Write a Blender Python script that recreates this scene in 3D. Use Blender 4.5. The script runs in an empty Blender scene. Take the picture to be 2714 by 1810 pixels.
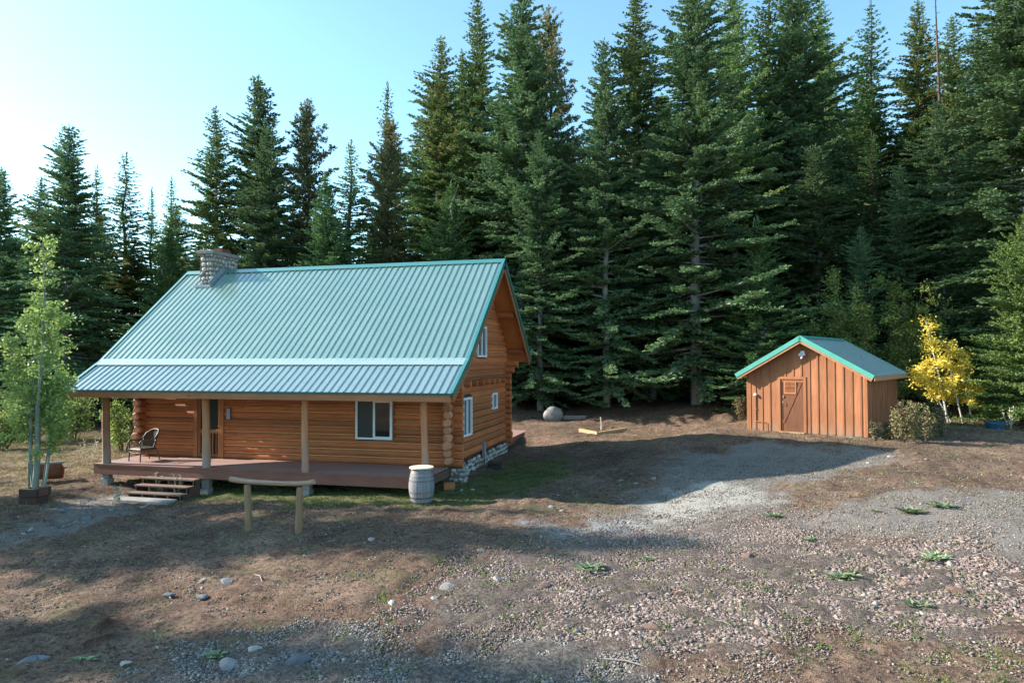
import bpy, math, random
import numpy as np
from mathutils import Vector, Matrix
rnd = random.Random(7); RS = np.random.RandomState(11)
S = bpy.context.scene
COL = S.collection
# ------------------------------------------------------------------ camera
CAM = np.array([6.916, -17.426, 3.22])
yaw, pit, rol = [math.radians(a) for a in (14.33, 1.4768, 0.1644)]
FW = np.array([-math.sin(yaw)*math.cos(pit), math.cos(yaw)*math.cos(pit), math.sin(pit)])
_r = np.array([math.cos(yaw), math.sin(yaw), 0.]); _u = np.cross(_r, FW)
RT = math.cos(rol)*_r - math.sin(rol)*_u; UP = math.cos(rol)*_u + math.sin(rol)*_r
cd = bpy.data.cameras.new('camera'); co = bpy.data.objects.new('camera', cd); COL.objects.link(co)
co.matrix_world = Matrix(((RT[0], UP[0], -FW[0], CAM[0]), (RT[1], UP[1], -FW[1], CAM[1]), (RT[2], UP[2], -FW[2], CAM[2]), (0, 0, 0, 1)))
cd.sensor_width = 36; cd.lens = 23.91; cd.clip_end = 3000; cd.clip_start = .1
S.camera = co
# ------------------------------------------------------------------ world, sun, exposure
SUN_EL = 26.5; SUN_AZ = 3.2            # light travels towards +X, a touch towards +Y
w = bpy.data.worlds.new('World'); S.world = w; w.use_nodes = True
nt = w.node_tree; bg = nt.nodes['Background']
sky = nt.nodes.new('ShaderNodeTexSky'); sky.sky_type = 'NISHITA'; sky.sun_disc = False
sky.sun_elevation = math.radians(SUN_EL); sky.sun_rotation = math.radians(-90 - SUN_AZ)
sky.air_density = 1.0; sky.dust_density = 1.5; sky.ozone_density = 1.0; sky.altitude = 900
tn = nt.nodes.new('ShaderNodeMix'); tn.data_type = 'RGBA'; tn.blend_type = 'MULTIPLY'; tn.inputs[0].default_value = 1; tn.inputs[7].default_value = (.80, 1.04, 1.0, 1)
nt.links.new(sky.outputs[0], tn.inputs[6]); nt.links.new(tn.outputs[2], bg.inputs[0]); bg.inputs[1].default_value = 0.15
sl = bpy.data.lights.new('sun', 'SUN'); sl.energy = 4.8; sl.angle = math.radians(.55); sl.color = (1, .93, .82)
so = bpy.data.objects.new('sun', sl); COL.objects.link(so)
_e, _a = math.radians(SUN_EL), math.radians(SUN_AZ)
SD = Vector((math.cos(_e)*math.cos(_a), math.cos(_e)*math.sin(_a), -math.sin(_e)))
so.rotation_euler = SD.to_track_quat('-Z', 'Y').to_euler(); so.location = (-30, 0, 30)
S.view_settings.view_transform = 'Standard'; S.view_settings.look = 'None'; S.view_settings.exposure = 1.35; S.view_settings.gamma = 1
S.cycles.max_bounces = 6; S.cycles.diffuse_bounces = 3; S.cycles.use_denoising = True
try: S.cycles.denoiser = 'OPENIMAGEDENOISE'
except Exception: pass
# ------------------------------------------------------------------ ground height
CP = np.array([(-12,-2,-.75),(-10.7,.1,-.66),(-8.2,-1.1,-.86),(-9.2,-1.4,-.86),(-7,-2.6,-.82),(-5,0,-.66),(0,0,-.57),(.6,2,-.5),(.3,8.2,-.41),(3,-1,-.45),(3,-5,-.48),(-2,-4,-.66),(-5,-9,-.8),(5,-12,-.62),
 (10,-8,-.35),(14,0,.1),(8,4,-.05),(9.2,9.8,.5),(13,8,.5),(11,12,.6),(5,12,.0),(3,12,.0),(1,15.5,.15),(0,18,.5),(-3,20,.85),(3,21,.9),(8,20,.9),(18.8,13.6,.5),(22,22,1.1),
 (-4,10,-.4),(-8,14,-.4),(-16,10,-.7),(-22,10,-.75),(-14,4,-.72),(-30,20,-.8),(-12,24,.2),(-20,30,-.3),(20,4,.4),(30,10,.8),(0,30,1.4),(10,34,2.2),(24,34,3.),(-20,-6,-.9),(-10,-12,-.9),(0,-20,-.8),(20,-12,0),
 (40,40,8),(0,62,12),(20,60,13),(40,62,15),(-40,54,6),(-20,58,8),(-60,0,-1),(60,0,2),(0,-60,-1)], float)
def vnoise(x, y, s, seed=0):
    x = np.asarray(x, float)/s; y = np.asarray(y, float)/s
    xi = np.floor(x).astype(np.int64); yi = np.floor(y).astype(np.int64); fx = x-xi; fy = y-yi
    fx = fx*fx*(3-2*fx); fy = fy*fy*(3-2*fy)
    def hsh(a, b):
        n = (a*374761393 + b*668265263 + seed*2147483647 + 12345) & 0xffffffff
        n = ((n ^ (n >> 13))*1274126177) & 0xffffffff
        return ((n ^ (n >> 16)) & 0xffff)/65535.
    return (hsh(xi, yi)*(1-fx)+hsh(xi+1, yi)*fx)*(1-fy)+(hsh(xi, yi+1)*(1-fx)+hsh(xi+1, yi+1)*fx)*fy - .5
def base_h(x, y):
    x = np.asarray(x, float); y = np.asarray(y, float); num = np.zeros(x.shape); den = np.zeros(x.shape)
    for a, b, z in CP:
        wt = 1/((x-a)**2+(y-b)**2+1.2)**1.7; num += wt*z; den += wt
    return num/den
def hgt(x, y):
    x = np.asarray(x, float); y = np.asarray(y, float)
    near = np.clip(1-np.hypot(x-2, y)/60, 0.1, 1)
    return base_h(x, y) + .10*vnoise(x, y, 2.6, 1)*near + .045*vnoise(x, y, .9, 2) + .03*vnoise(x, y, .37, 3)*near
def H(x, y): return float(hgt(x, y))
def ray(u, v):                       # pixel of the 2351x1568 view -> viewing ray
    return FW + RT*(u/.8663-1357)/1802.75 - UP*(v/.8663-905)/1802.75
def gp(u, v):                        # where that ray meets the ground
    r = ray(u, v); t = 4.
    while t < 120:
        p = CAM + r*t
        if p[2] <= base_h(p[0], p[1]): break
        t += .1
    return float(p[0]), float(p[1])
def dp(u, D):                        # ground point on column u at distance D
    p = CAM + ray(u, 822)*D
    return float(p[0]), float(p[1])
# ------------------------------------------------------------------ tags & mesh builder
def tag(o, label=None, cat=None, group=None, kind=None):
    if label: o['label'] = label
    if cat: o['category'] = cat
    if group: o['group'] = group
    if kind: o['kind'] = kind
    return o
def empty(name, loc=(0, 0, 0), rz=0, label=None, cat=None, group=None):
    o = bpy.data.objects.new(name, None); COL.objects.link(o); o.location = loc; o.rotation_euler = (0, 0, rz)
    o.empty_display_size = .2
    return tag(o, label, cat, group)
class MB:
    def __init__(s): s.v = []; s.f = []; s.m = []; s.t = []; s.n = 0; s.sm = []
    def add(s, v, f, mi=0, tint=None, smooth=False):
        if tint is None: tint = rnd.random()
        s.v.extend([tuple(p) for p in v]); s.f.extend([tuple(i+s.n for i in q) for q in f]); s.m.extend([mi]*len(f)); s.sm.extend([smooth]*len(f))
        s.t.extend([tint]*len(v)); s.n += len(v); return s
    def box(s, x0, x1, y0, y1, z0, z1, mi=0, tint=None, M=None, b=0):
        b = min(b, (x1-x0)/2.01, (y1-y0)/2.01, (z1-z0)/2.01)
        if b <= 0:
            v = [(x, y, z) for x in (x0, x1) for y in (y0, y1) for z in (z0, z1)]
            f = [(0, 1, 3, 2), (4, 6, 7, 5), (0, 4, 5, 1), (2, 3, 7, 6), (0, 2, 6, 4), (1, 5, 7, 3)]
        else:
            bm = bmesh_box(x0, x1, y0, y1, z0, z1, b); v, f = bm
        if M is not None: v = [M @ Vector(p) for p in v]
        return s.add(v, f, mi, tint)
    def tube(s, pts, rad, n=8, mi=0, tint=None, caps=True, smooth=True):
        pts = [Vector(p) for p in pts]
        if not hasattr(rad, '__len__'): rad = [rad]*len(pts)
        V = []; F = []; ref = None
        for i, p in enumerate(pts):
            d = (pts[min(i+1, len(pts)-1)]-pts[max(i-1, 0)]).normalized()
            if ref is None: ref = d.orthogonal().normalized()
            a = (ref-d*ref.dot(d)).normalized(); ref = a; b = d.cross(a)
            for k in range(n):
                t = 2*math.pi*k/n; V.append(p+(a*math.cos(t)+b*math.sin(t))*rad[i])
        for i in range(len(pts)-1):
            for k in range(n): F.append((i*n+k, i*n+(k+1) % n, (i+1)*n+(k+1) % n, (i+1)*n+k))
        s.add(V, F, mi, tint, smooth); tt = s.t[-1]
        if caps:
            s.add(V[:n], [tuple(range(n))[::-1]], mi, tt); s.add(V[-n:], [tuple(range(n))], mi, tt)
        return s
    def lathe(s, prof, n=24, mi=0, tint=None, cx=0, cy=0, smooth=True):
        V = []; F = []
        for r, z in prof:
            for k in range(n): t = 2*math.pi*k/n; V.append((cx+r*math.cos(t), cy+r*math.sin(t), z))
        for i in range(len(prof)-1):
            for k in range(n): F.append((i*n+k, i*n+(k+1) % n, (i+1)*n+(k+1) % n, (i+1)*n+k))
        s.add(V, F, mi, tint, smooth); tt = s.t[-1]
        s.add(V[:n], [tuple(range(n))[::-1]], mi, tt); s.add(V[-n:], [tuple(range(n))], mi, tt); return s
    def prism(s, poly, axis, a0, a1, mi=0, tint=None):      # poly in the two other axes, extruded along axis
        def P(q, a): return (a, q[0], q[1]) if axis == 'x' else ((q[0], a, q[1]) if axis == 'y' else (q[0], q[1], a))
        n = len(poly); V = [P(q, a0) for q in poly]+[P(q, a1) for q in poly]
        F = [(i, (i+1) % n, n+(i+1) % n, n+i) for i in range(n)]+[tuple(range(n))[::-1], tuple(range(n, 2*n))]
        return s.add(V, F, mi, tint)
    def blob(s, c, sz, seed=0, mi=0, tint=None, sub=2, ang=.25, rot=0, smooth=False):
        v, f = ICO[sub]; V = v.copy(); R_ = np.random.RandomState(seed)
        for _ in range(11):                                    # knock flat facets into it
            d = R_.normal(size=3); d /= np.linalg.norm(d); k = 1-ang*R_.uniform(.4, 1.2); h = V@d
            V = V-np.outer(np.clip(h-k, 0, None), d)
        V = V*np.array(sz); c_, s_ = math.cos(rot), math.sin(rot)
        V = np.stack([V[:, 0]*c_-V[:, 1]*s_, V[:, 0]*s_+V[:, 1]*c_, V[:, 2]], 1)+np.array(c)
        return s.add(V.tolist(), f, mi, tint, smooth)
    def build(s, name, mats, parent=None):
        me = bpy.data.meshes.new(name); me.from_pydata(s.v, [], s.f)
        for m in (mats if isinstance(mats, (list, tuple)) else [mats]): me.materials.append(m)
        me.polygons.foreach_set('material_index', s.m); me.polygons.foreach_set('use_smooth', s.sm)
        at = me.attributes.new('tint', 'FLOAT', 'POINT'); at.data.foreach_set('value', s.t)
        me.update(); o = bpy.data.objects.new(name, me); COL.objects.link(o)
        if parent: o.parent = parent
        return o
def bmesh_box(x0, x1, y0, y1, z0, z1, b):
    V = []; X = (x0, x1); Y = (y0, y1); Z = (z0, z1); sg = (1, -1); idx = {}
    for i in (0, 1):
        for j in (0, 1):
            for k in (0, 1):
                for ax in range(3):
                    p = [X[i]+sg[i]*b*(ax != 0), Y[j]+sg[j]*b*(ax != 1), Z[k]+sg[k]*b*(ax != 2)]
                    idx[(i, j, k, ax)] = len(V); V.append(tuple(p))
    F = []
    for i in (0, 1): F.append([idx[(i, j, k, 0)] for j, k in ((0, 0), (0, 1), (1, 1), (1, 0))])
    for j in (0, 1): F.append([idx[(i, j, k, 1)] for i, k in ((0, 0), (1, 0), (1, 1), (0, 1))])
    for k in (0, 1): F.append([idx[(i, j, k, 2)] for i, j in ((0, 0), (0, 1), (1, 1), (1, 0))])
    for j in (0, 1):
        for k in (0, 1): F.append([idx[(0, j, k, 1)], idx[(1, j, k, 1)], idx[(1, j, k, 2)], idx[(0, j, k, 2)]])
    for i in (0, 1):
        for k in (0, 1): F.append([idx[(i, 0, k, 0)], idx[(i, 1, k, 0)], idx[(i, 1, k, 2)], idx[(i, 0, k, 2)]])
    for i in (0, 1):
        for j in (0, 1): F.append([idx[(i, j, 0, 0)], idx[(i, j, 1, 0)], idx[(i, j, 1, 1)], idx[(i, j, 0, 1)]])
    for c in [(i, j, k) for i in (0, 1) for j in (0, 1) for k in (0, 1)]: F.append([idx[c+(0,)], idx[c+(1,)], idx[c+(2,)]])
    c = Vector(((x0+x1)/2, (y0+y1)/2, (z0+z1)/2)); out = []
    for f in F:
        p = [Vector(V[q]) for q in f]; n = (p[1]-p[0]).cross(p[2]-p[0])
        out.append(tuple(f) if n.dot(sum(p, Vector())/len(p)-c) > 0 else tuple(f[::-1]))
    return V, out
def ico(sub):
    import bmesh
    bm = bmesh.new(); bmesh.ops.create_icosphere(bm, subdivisions=sub, radius=1)
    v = np.array([q.co[:] for q in bm.verts]); f = [tuple(q.index for q in p.verts) for p in bm.faces]; bm.free(); return v, f
ICO = {k: ico(k) for k in (1, 2, 3)}
def np_mesh(name, V, Q, mats, tint=None, attrs=None, smooth=False, mi=None):   # V (n,3), Q (m,k) faces
    me = bpy.data.meshes.new(name); V = np.ascontiguousarray(V, dtype=np.float32); Q = np.ascontiguousarray(Q, dtype=np.int32); k = Q.shape[1]
    me.vertices.add(len(V)); me.vertices.foreach_set('co', V.ravel())
    me.loops.add(Q.size); me.loops.foreach_set('vertex_index', Q.ravel())
    me.polygons.add(len(Q)); me.polygons.foreach_set('loop_start', np.arange(0, Q.size, k, dtype=np.int32))
    try: me.polygons.foreach_set('loop_total', np.full(len(Q), k, dtype=np.int32))
    except Exception: pass
    for m in (mats if isinstance(mats, (list, tuple)) else [mats]): me.materials.append(m)
    if smooth: me.polygons.foreach_set('use_smooth', np.ones(len(Q), dtype=bool))
    if mi is not None: me.polygons.foreach_set('material_index', mi.astype(np.int32))
    at = dict(attrs or {})
    if tint is not None: at['tint'] = tint
    for nme, val in at.items():
        a = me.attributes.new(nme, 'FLOAT', 'POINT'); a.data.foreach_set('value', np.ascontiguousarray(val, dtype=np.float32))
    me.update(); me.validate(); return me
def link(name, me, parent=None):
    o = bpy.data.objects.new(name, me); COL.objects.link(o)
    if parent: o.parent = parent
    return o
# ------------------------------------------------------------------ materials
class NT:
    def __init__(s, name):
        s.m = bpy.data.materials.new(name); s.m.use_nodes = True; s.t = s.m.node_tree; s.b = s.t.nodes['Principled BSDF']; s.out = s.t.nodes['Material Output']
    def n(s, ty, **k):
        q = s.t.nodes.new(ty)
        for a, b in k.items(): setattr(q, a, b)
        return q
    def l(s, a, b): s.t.links.new(a, b)
    def coords(s, scale=(1, 1, 1), kind='Object'):
        c = s.n('ShaderNodeTexCoord'); mp = s.n('ShaderNodeMapping'); mp.inputs['Scale'].default_value = scale; s.l(c.outputs[kind], mp.inputs[0]); return mp.outputs[0]
    def noise(s, vec, scale, detail=4, rough=.55):
        q = s.n('ShaderNodeTexNoise'); q.inputs['Scale'].default_value = scale; q.inputs['Detail'].default_value = detail; q.inputs['Roughness'].default_value = rough
        if vec is not None: s.l(vec, q.inputs['Vector'])
        return q.outputs['Fac']
    def ramp(s, fac, stops):
        q = s.n('ShaderNodeValToRGB'); s.l(fac, q.inputs[0]); e = q.color_ramp.elements
        while len(e) < len(stops): e.new(.5)
        for i, (p, c) in enumerate(stops): e[i].position = p; e[i].color = (c[0], c[1], c[2], 1) if hasattr(c, '__len__') else (c, c, c, 1)
        return q.outputs[0]
    def mix(s, fac, a, b, bt='MIX'):
        q = s.n('ShaderNodeMix', data_type='RGBA', blend_type=bt)
        for i, val in ((0, fac), (6, a), (7, b)):
            if hasattr(val, 'is_output') or hasattr(val, 'links'): s.l(val, q.inputs[i])
            elif i == 0: q.inputs[0].default_value = val
            else: q.inputs[i].default_value = (*val, 1)
        return q.outputs[2]
    def math(s, op, a, b=0., c=None):
        q = s.n('ShaderNodeMath', operation=op)
        for i, val in enumerate((a, b) if c is None else (a, b, c)):
            if hasattr(val, 'links'): s.l(val, q.inputs[i])
            else: q.inputs[i].default_value = val
        return q.outputs[0]
    def attr(s, name): q = s.n('ShaderNodeAttribute', attribute_name=name); return q.outputs['Fac']
    def bump(s, h, st=.3, dist=.02):
        q = s.n('ShaderNodeBump'); q.inputs['Strength'].default_value = st; q.inputs['Distance'].default_value = dist; s.l(h, q.inputs['Height']); s.l(q.outputs[0], s.b.inputs['Normal'])
    def col(s, c): s.l(c, s.b.inputs['Base Color'])
    def set(s, **k):
        for a, b in k.items(): s.b.inputs[a.replace('_', ' ')].default_value = b
        return s
def simple(name, c1, c2=None, scale=6, rough=.7, bump=.2, stretch=(1, 1, 1), spec=.3, metal=0, tintamt=.25, bd=.01):
    t = NT(name); t.set(Roughness=rough, Metallic=metal); t.b.inputs['Specular IOR Level'].default_value = spec
    c2 = c2 or tuple(x*.7 for x in c1); vec = t.coords(stretch); f = t.noise(vec, scale)
    c = t.ramp(f, [(.3, c1), (.7, c2)])
    g = t.math('MULTIPLY_ADD', t.attr('tint'), tintamt*2, 1-tintamt)
    cc = t.n('ShaderNodeCombineColor'); [t.l(g, cc.inputs[i]) for i in range(3)]
    t.col(t.mix(1., c, cc.outputs[0], 'MULTIPLY'))
    if bump: t.bump(t.noise(vec, scale*4), bump, bd)
    return t.m
def wood(name, axis, c1, c2, c3, rough=.62, tintamt=.34, weather=None, fine=1.):
    t = NT(name); t.set(Roughness=rough); t.b.inputs['Specular IOR Level'].default_value = .35
    st = {'x': (.5, 9, 9), 'y': (9, .5, 9), 'z': (9, 9, .5)}[axis]
    vec = t.coords(st); f = t.noise(vec, 3.2*fine, 6, .65); c = t.ramp(f, [(.25, c3), (.48, c1), (.75, c2)])
    big = t.noise(t.coords((1, 1, 1)), .9, 3); c = t.mix(t.ramp(big, [(.4, 0.), (.7, .45)]), c, tuple(x*.62 for x in c1))
    g = t.math('MULTIPLY_ADD', t.attr('tint'), tintamt*2, 1-tintamt)
    cc = t.n('ShaderNodeCombineColor'); [t.l(g, cc.inputs[i]) for i in range(3)]
    c = t.mix(1., c, cc.outputs[0], 'MULTIPLY')
    kn = t.n('ShaderNodeTexVoronoi'); kn.inputs['Scale'].default_value = 1.; t.l(t.coords({'x': (1.3, 4.5, 4.5), 'y': (4.5, 1.3, 4.5), 'z': (4.5, 4.5, 1.3)}[axis]), kn.inputs['Vector'])
    c = t.mix(t.ramp(kn.outputs['Distance'], [(.05, .8), (.11, 0.)]), c, tuple(x*.25 for x in c1))
    if weather:
        z0, z1, wc = weather; ps = t.n('ShaderNodeTexCoord'); sx = t.n('ShaderNodeSeparateXYZ'); t.l(ps.outputs['Object'], sx.inputs[0])
        q = t.n('ShaderNodeMapRange'); t.l(sx.outputs[2], q.inputs[0]); q.inputs[1].default_value = z1; q.inputs[2].default_value = z0
        nf = t.noise(t.coords((4, 4, 1)), 2, 5); fac = t.math('MULTIPLY', q.outputs[0], t.ramp(nf, [(.35, .35), (.6, 1.)]))
        c = t.mix(fac, c, wc)
    t.col(c); t.bump(f, .35, .012); return t.m
M = {}
LG = ((.42, .125, .042), (.52, .18, .068), (.23, .062, .02))
for ax in 'xyz': M['log'+ax] = wood('log_'+ax, ax, *LG)
M['post'] = wood('post_log', 'z', (.38, .16, .075), (.46, .22, .105), (.28, .11, .05), weather=(-.1, 1.2, (.30, .25, .23)))
M['logend'] = simple('log_end', (.52, .25, .145), (.34, .15, .08), 5, .7)
M['seam'] = simple('log_seam', (.70, .42, .20), (.6, .33, .15), 8, .8, bump=0)
M['trimx'] = wood('trim_x', 'x', (.30, .12, .05), (.37, .16, .07), (.22, .08, .035))
M['trimz'] = wood('trim_z', 'z', (.33, .12, .045), (.40, .16, .06), (.24, .08, .03))
M['soffit'] = wood('soffit', 'x', (.48, .17, .045), (.55, .22, .07), (.38, .12, .03))
M['deckfas'] = wood('deck_fascia', 'x', (.22, .088, .062), (.28, .12, .085), (.15, .06, .042), tintamt=.1)
M['graywood'] = wood('gray_wood', 'x', (.22, .19, .17), (.32, .28, .26), (.13, .11, .10), rough=.85)
M['graywoodz'] = wood('gray_wood_z', 'z', (.28, .17, .095), (.36, .235, .14), (.16, .10, .055), rough=.85)
M['railwood'] = wood('rail_wood', 'x', (.34, .22, .15), (.46, .33, .25), (.20, .12, .085), rough=.85)
M['darkwood'] = wood('dark_wood', 'x', (.10, .055, .04), (.15, .085, .06), (.06, .03, .022), rough=.8)
M['steptop'] = wood('step_tread', 'x', (.17, .11, .085), (.28, .19, .155), (.10, .06, .045), rough=.8)
M['tan'] = simple('tan_timber', (.50, .33, .18), (.40, .25, .13), 6, .8)
M['white'] = simple('white_vinyl', (.78, .80, .82), (.74, .76, .78), 3, .4, bump=0, tintamt=.02)
M['black'] = simple('black_plastic', (.02, .02, .022), (.03, .03, .03), 3, .5, bump=0)
M['concrete'] = simple('concrete', (.33, .315, .295), (.21, .20, .19), 6, .9)
M['greymetal'] = simple('grey_metal', (.33, .35, .37), (.26, .28, .3), 5, .45, bump=.05, metal=.6)
M['blue'] = simple('blue_plastic', (.015, .07, .13), (.02, .09, .15), 3, .5, bump=0)
M['rust'] = simple('rusty_metal', (.20, .07, .035), (.10, .04, .025), 7, .85, bump=.4)
M['bark_grey'] = simple('bark_grey', (.30, .30, .29), (.17, .165, .16), 5, .9, stretch=(1, 1, .35), bump=.6)
M['bark_dark'] = simple('bark_dark', (.12, .09, .07), (.06, .045, .035), 5, .9, stretch=(1, 1, .35), bump=.6)
M['bark_aspen'] = simple('bark_aspen', (.28, .30, .25), (.15, .165, .13), 3, .85, stretch=(1, 1, .6), bump=.2)
M['bark_white'] = simple('bark_white', (.55, .52, .46), (.4, .36, .3), 3, .85, stretch=(1, 1, .6), bump=.2)
M['rock'] = simple('rock', (.33, .31, .29), (.20, .19, .18), 3, .95, bump=.5, bd=.03)
def teal(name, c, rough, fade):
    t = NT(name); t.set(Roughness=rough, Metallic=.1); t.b.inputs['Specular IOR Level'].default_value = .7
    f = t.noise(t.coords((1, 1, 1)), 1.3, 5); f2 = t.noise(t.coords((6, .6, .6)), 4, 4)
    t.b.inputs['Coat Weight'].default_value = 1.; t.b.inputs['Coat IOR'].default_value = 2.1; t.b.inputs['Coat Roughness'].default_value = .22
    c1 = t.ramp(f, [(.3, c), (.75, tuple(a*.88+b*.12 for a, b in zip(c, fade)))])
    t.col(t.mix(t.ramp(f2, [(.45, 0.), (.8, .16)]), c1, fade)); t.l(t.ramp(f, [(.3, rough-.05), (.7, rough+.1)]), t.b.inputs['Roughness']); return t.m
M['teal'] = teal('teal_roof_metal', (.165, .29, .24), .33, (.40, .46, .44)); M['tealsky'] = teal('sky_tinted_roof_metal', (.20, .295, .29), .3, (.45, .49, .5))  # second metal is paler and bluer: sky reflection put into its base colour
M['tealedge'] = teal('teal_trim_metal', (.03, .20, .175), .4, (.1, .3, .27))
M['pale'] = teal('pale_flashing_metal', (.30, .42, .42), .4, (.45, .5, .5))
t = NT('deck_boards'); t.set(Roughness=.62); br = t.n('ShaderNodeTexBrick'); t.l(t.coords((1, 1, 1)), br.inputs['Vector'])
br.inputs['Scale'].default_value = 1; br.inputs['Brick Width'].default_value = 3.6; br.inputs['Row Height'].default_value = .14; br.inputs['Mortar Size'].default_value = .004
br.inputs['Color1'].default_value = (.36, .22, .185, 1); br.inputs['Color2'].default_value = (.31, .19, .16, 1); br.inputs['Mortar'].default_value = (.08, .045, .04, 1)
t.col(t.mix(t.ramp(t.noise(t.coords((1, 8, 1)), 4), [(.3, 0.), (.8, .35)]), br.outputs[0], (.36, .26, .24))); M['deck'] = t.m
t = NT('window_glass'); t.set(Roughness=.03); t.b.inputs['Base Color'].default_value = (.012, .014, .014, 1); t.b.inputs['Specular IOR Level'].default_value = .8; M['glass'] = t.m
t = NT('insect_screen'); t.set(Roughness=.35); t.b.inputs['Base Color'].default_value = (.015, .016, .018, 1); M['screen'] = t.m
t = NT('curtain'); t.set(Roughness=.4); t.b.inputs['Base Color'].default_value = (.10, .08, .04, 1); M['curtain'] = t.m
t = NT('river_stone'); t.set(Roughness=.85); f = t.attr('tint')
c = t.ramp(f, [(0, (.30, .29, .27)), (.25, (.48, .45, .40)), (.5, (.16, .16, .165)), (.75, (.34, .24, .15)), (1, (.11, .10, .11))])
t.col(t.mix(.35, c, t.ramp(t.noise(t.coords(), 12), [(.3, (.2, .2, .19)), (.7, (.6, .57, .52))]))); t.bump(t.noise(t.coords(), 30), .2, .01); M['stone'] = t.m
M['mortar'] = simple('mortar', (.16, .15, .135), (.11, .10, .09), 8, .95)
# barrel
t = NT('barrel_wood'); t.set(Roughness=.75); sx = t.n('ShaderNodeSeparateXYZ'); t.l(t.coords(), sx.inputs[0])
ang = t.math('ARCTAN2', sx.outputs[1], sx.outputs[0]); st = t.math('FRACT', t.math('MULTIPLY', ang, 26/(2*math.pi)))
edge = t.ramp(st, [(0, 0.), (.07, 1.), (.93, 1.), (1., 0.)]); f = t.noise(t.coords((6, 6, .8)), 3, 6)
c = t.ramp(f, [(.3, (.24, .25, .28)), (.65, (.13, .13, .135))]); fl = t.math('FLOOR', t.math('MULTIPLY', ang, 26/(2*math.pi)))
wn = t.n('ShaderNodeTexWhiteNoise', noise_dimensions='1D'); t.l(fl, wn.inputs['W']); c = t.mix(t.math('MULTIPLY', wn.outputs[0], .35), c, (.34, .34, .36))
t.col(t.mix(edge, (.08, .06, .05), c)); M['barrel'] = t.m
M['hoop'] = simple('barrel_hoop', (.14, .15, .17), (.2, .16, .13), 5, .55, metal=.5)
M['wicker'] = simple('wicker', (.045, .028, .02), (.07, .045, .032), 9, .5, spec=.5)
M['cushion'] = simple('wicker_pale', (.30, .26, .22), (.22, .19, .16), 9, .6)
# foliage
def foliage(name, stops, transl=.3, rough=.65, hue=.3, spec=.25):
    t = NT(name); t.set(Roughness=rough); t.b.inputs['Specular IOR Level'].default_value = spec
    oi = t.n('ShaderNodeObjectInfo'); c = t.ramp(t.attr('tint'), stops)
    c = t.mix(t.math('MULTIPLY', oi.outputs['Random'], hue*2), c, tuple(x*y for x, y in zip(stops[len(stops)//2][1], (.8, .95, 1.2))))
    g = t.math('MULTIPLY_ADD', oi.outputs['Random'], .5, .75); cc = t.n('ShaderNodeCombineColor'); [t.l(g, cc.inputs[i]) for i in range(3)]
    c = t.mix(1., c, cc.outputs[0], 'MULTIPLY'); t.col(c)
    tr = t.n('ShaderNodeBsdfTranslucent'); t.l(c, tr.inputs[0]); mx = t.n('ShaderNodeMixShader'); mx.inputs[0].default_value = transl
    t.l(t.b.outputs[0], mx.inputs[1]); t.l(tr.outputs[0], mx.inputs[2]); t.l(mx.outputs[0], t.out.inputs[0]); return t.m
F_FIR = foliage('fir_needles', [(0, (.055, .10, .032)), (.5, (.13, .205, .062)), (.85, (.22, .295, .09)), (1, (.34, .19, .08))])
F_BLUE = foliage('blue_fir_needles', [(0, (.05, .10, .045)), (.5, (.12, .21, .088)), (.9, (.22, .33, .145)), (1, (.25, .36, .16))])
F_PINE = foliage('pine_needles', [(0, (.06, .09, .03)), (.5, (.11, .15, .05)), (.72, (.20, .17, .07)), (1, (.32, .20, .11))])
F_YOUNG = foliage('young_fir_needles', [(0, (.05, .10, .035)), (.5, (.10, .18, .06)), (1, (.18, .27, .10))])
F_CEDAR = foliage('cedar_sprays', [(0, (.07, .11, .03)), (.5, (.14, .20, .05)), (1, (.23, .29, .09))])
F_ASPEN = foliage('aspen_leaves', [(0, (.10, .17, .05)), (.5, (.19, .27, .075)), (.9, (.34, .38, .09)), (1, (.55, .46, .07))], .4, .5)
F_YEL = foliage('yellow_leaves', [(0, (.62, .38, .06)), (.4, (.82, .66, .10)), (1, (.88, .78, .20))], .4, .5, hue=.02)
F_SHRUB = foliage('shrub_leaves', [(0, (.11, .15, .045)), (.55, (.21, .27, .075)), (.85, (.38, .42, .10)), (1, (.60, .54, .12))], .35, .55)
F_DRY = foliage('dry_weeds', [(0, (.16, .10, .05)), (.5, (.30, .24, .11)), (.75, (.24, .28, .09)), (1, (.42, .36, .14))], .3, .7, hue=.05)
F_GREEN = foliage('weed_leaves', [(0, (.17, .22, .11)), (1, (.32, .38, .22))], .3, .6, hue=.05)
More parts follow.
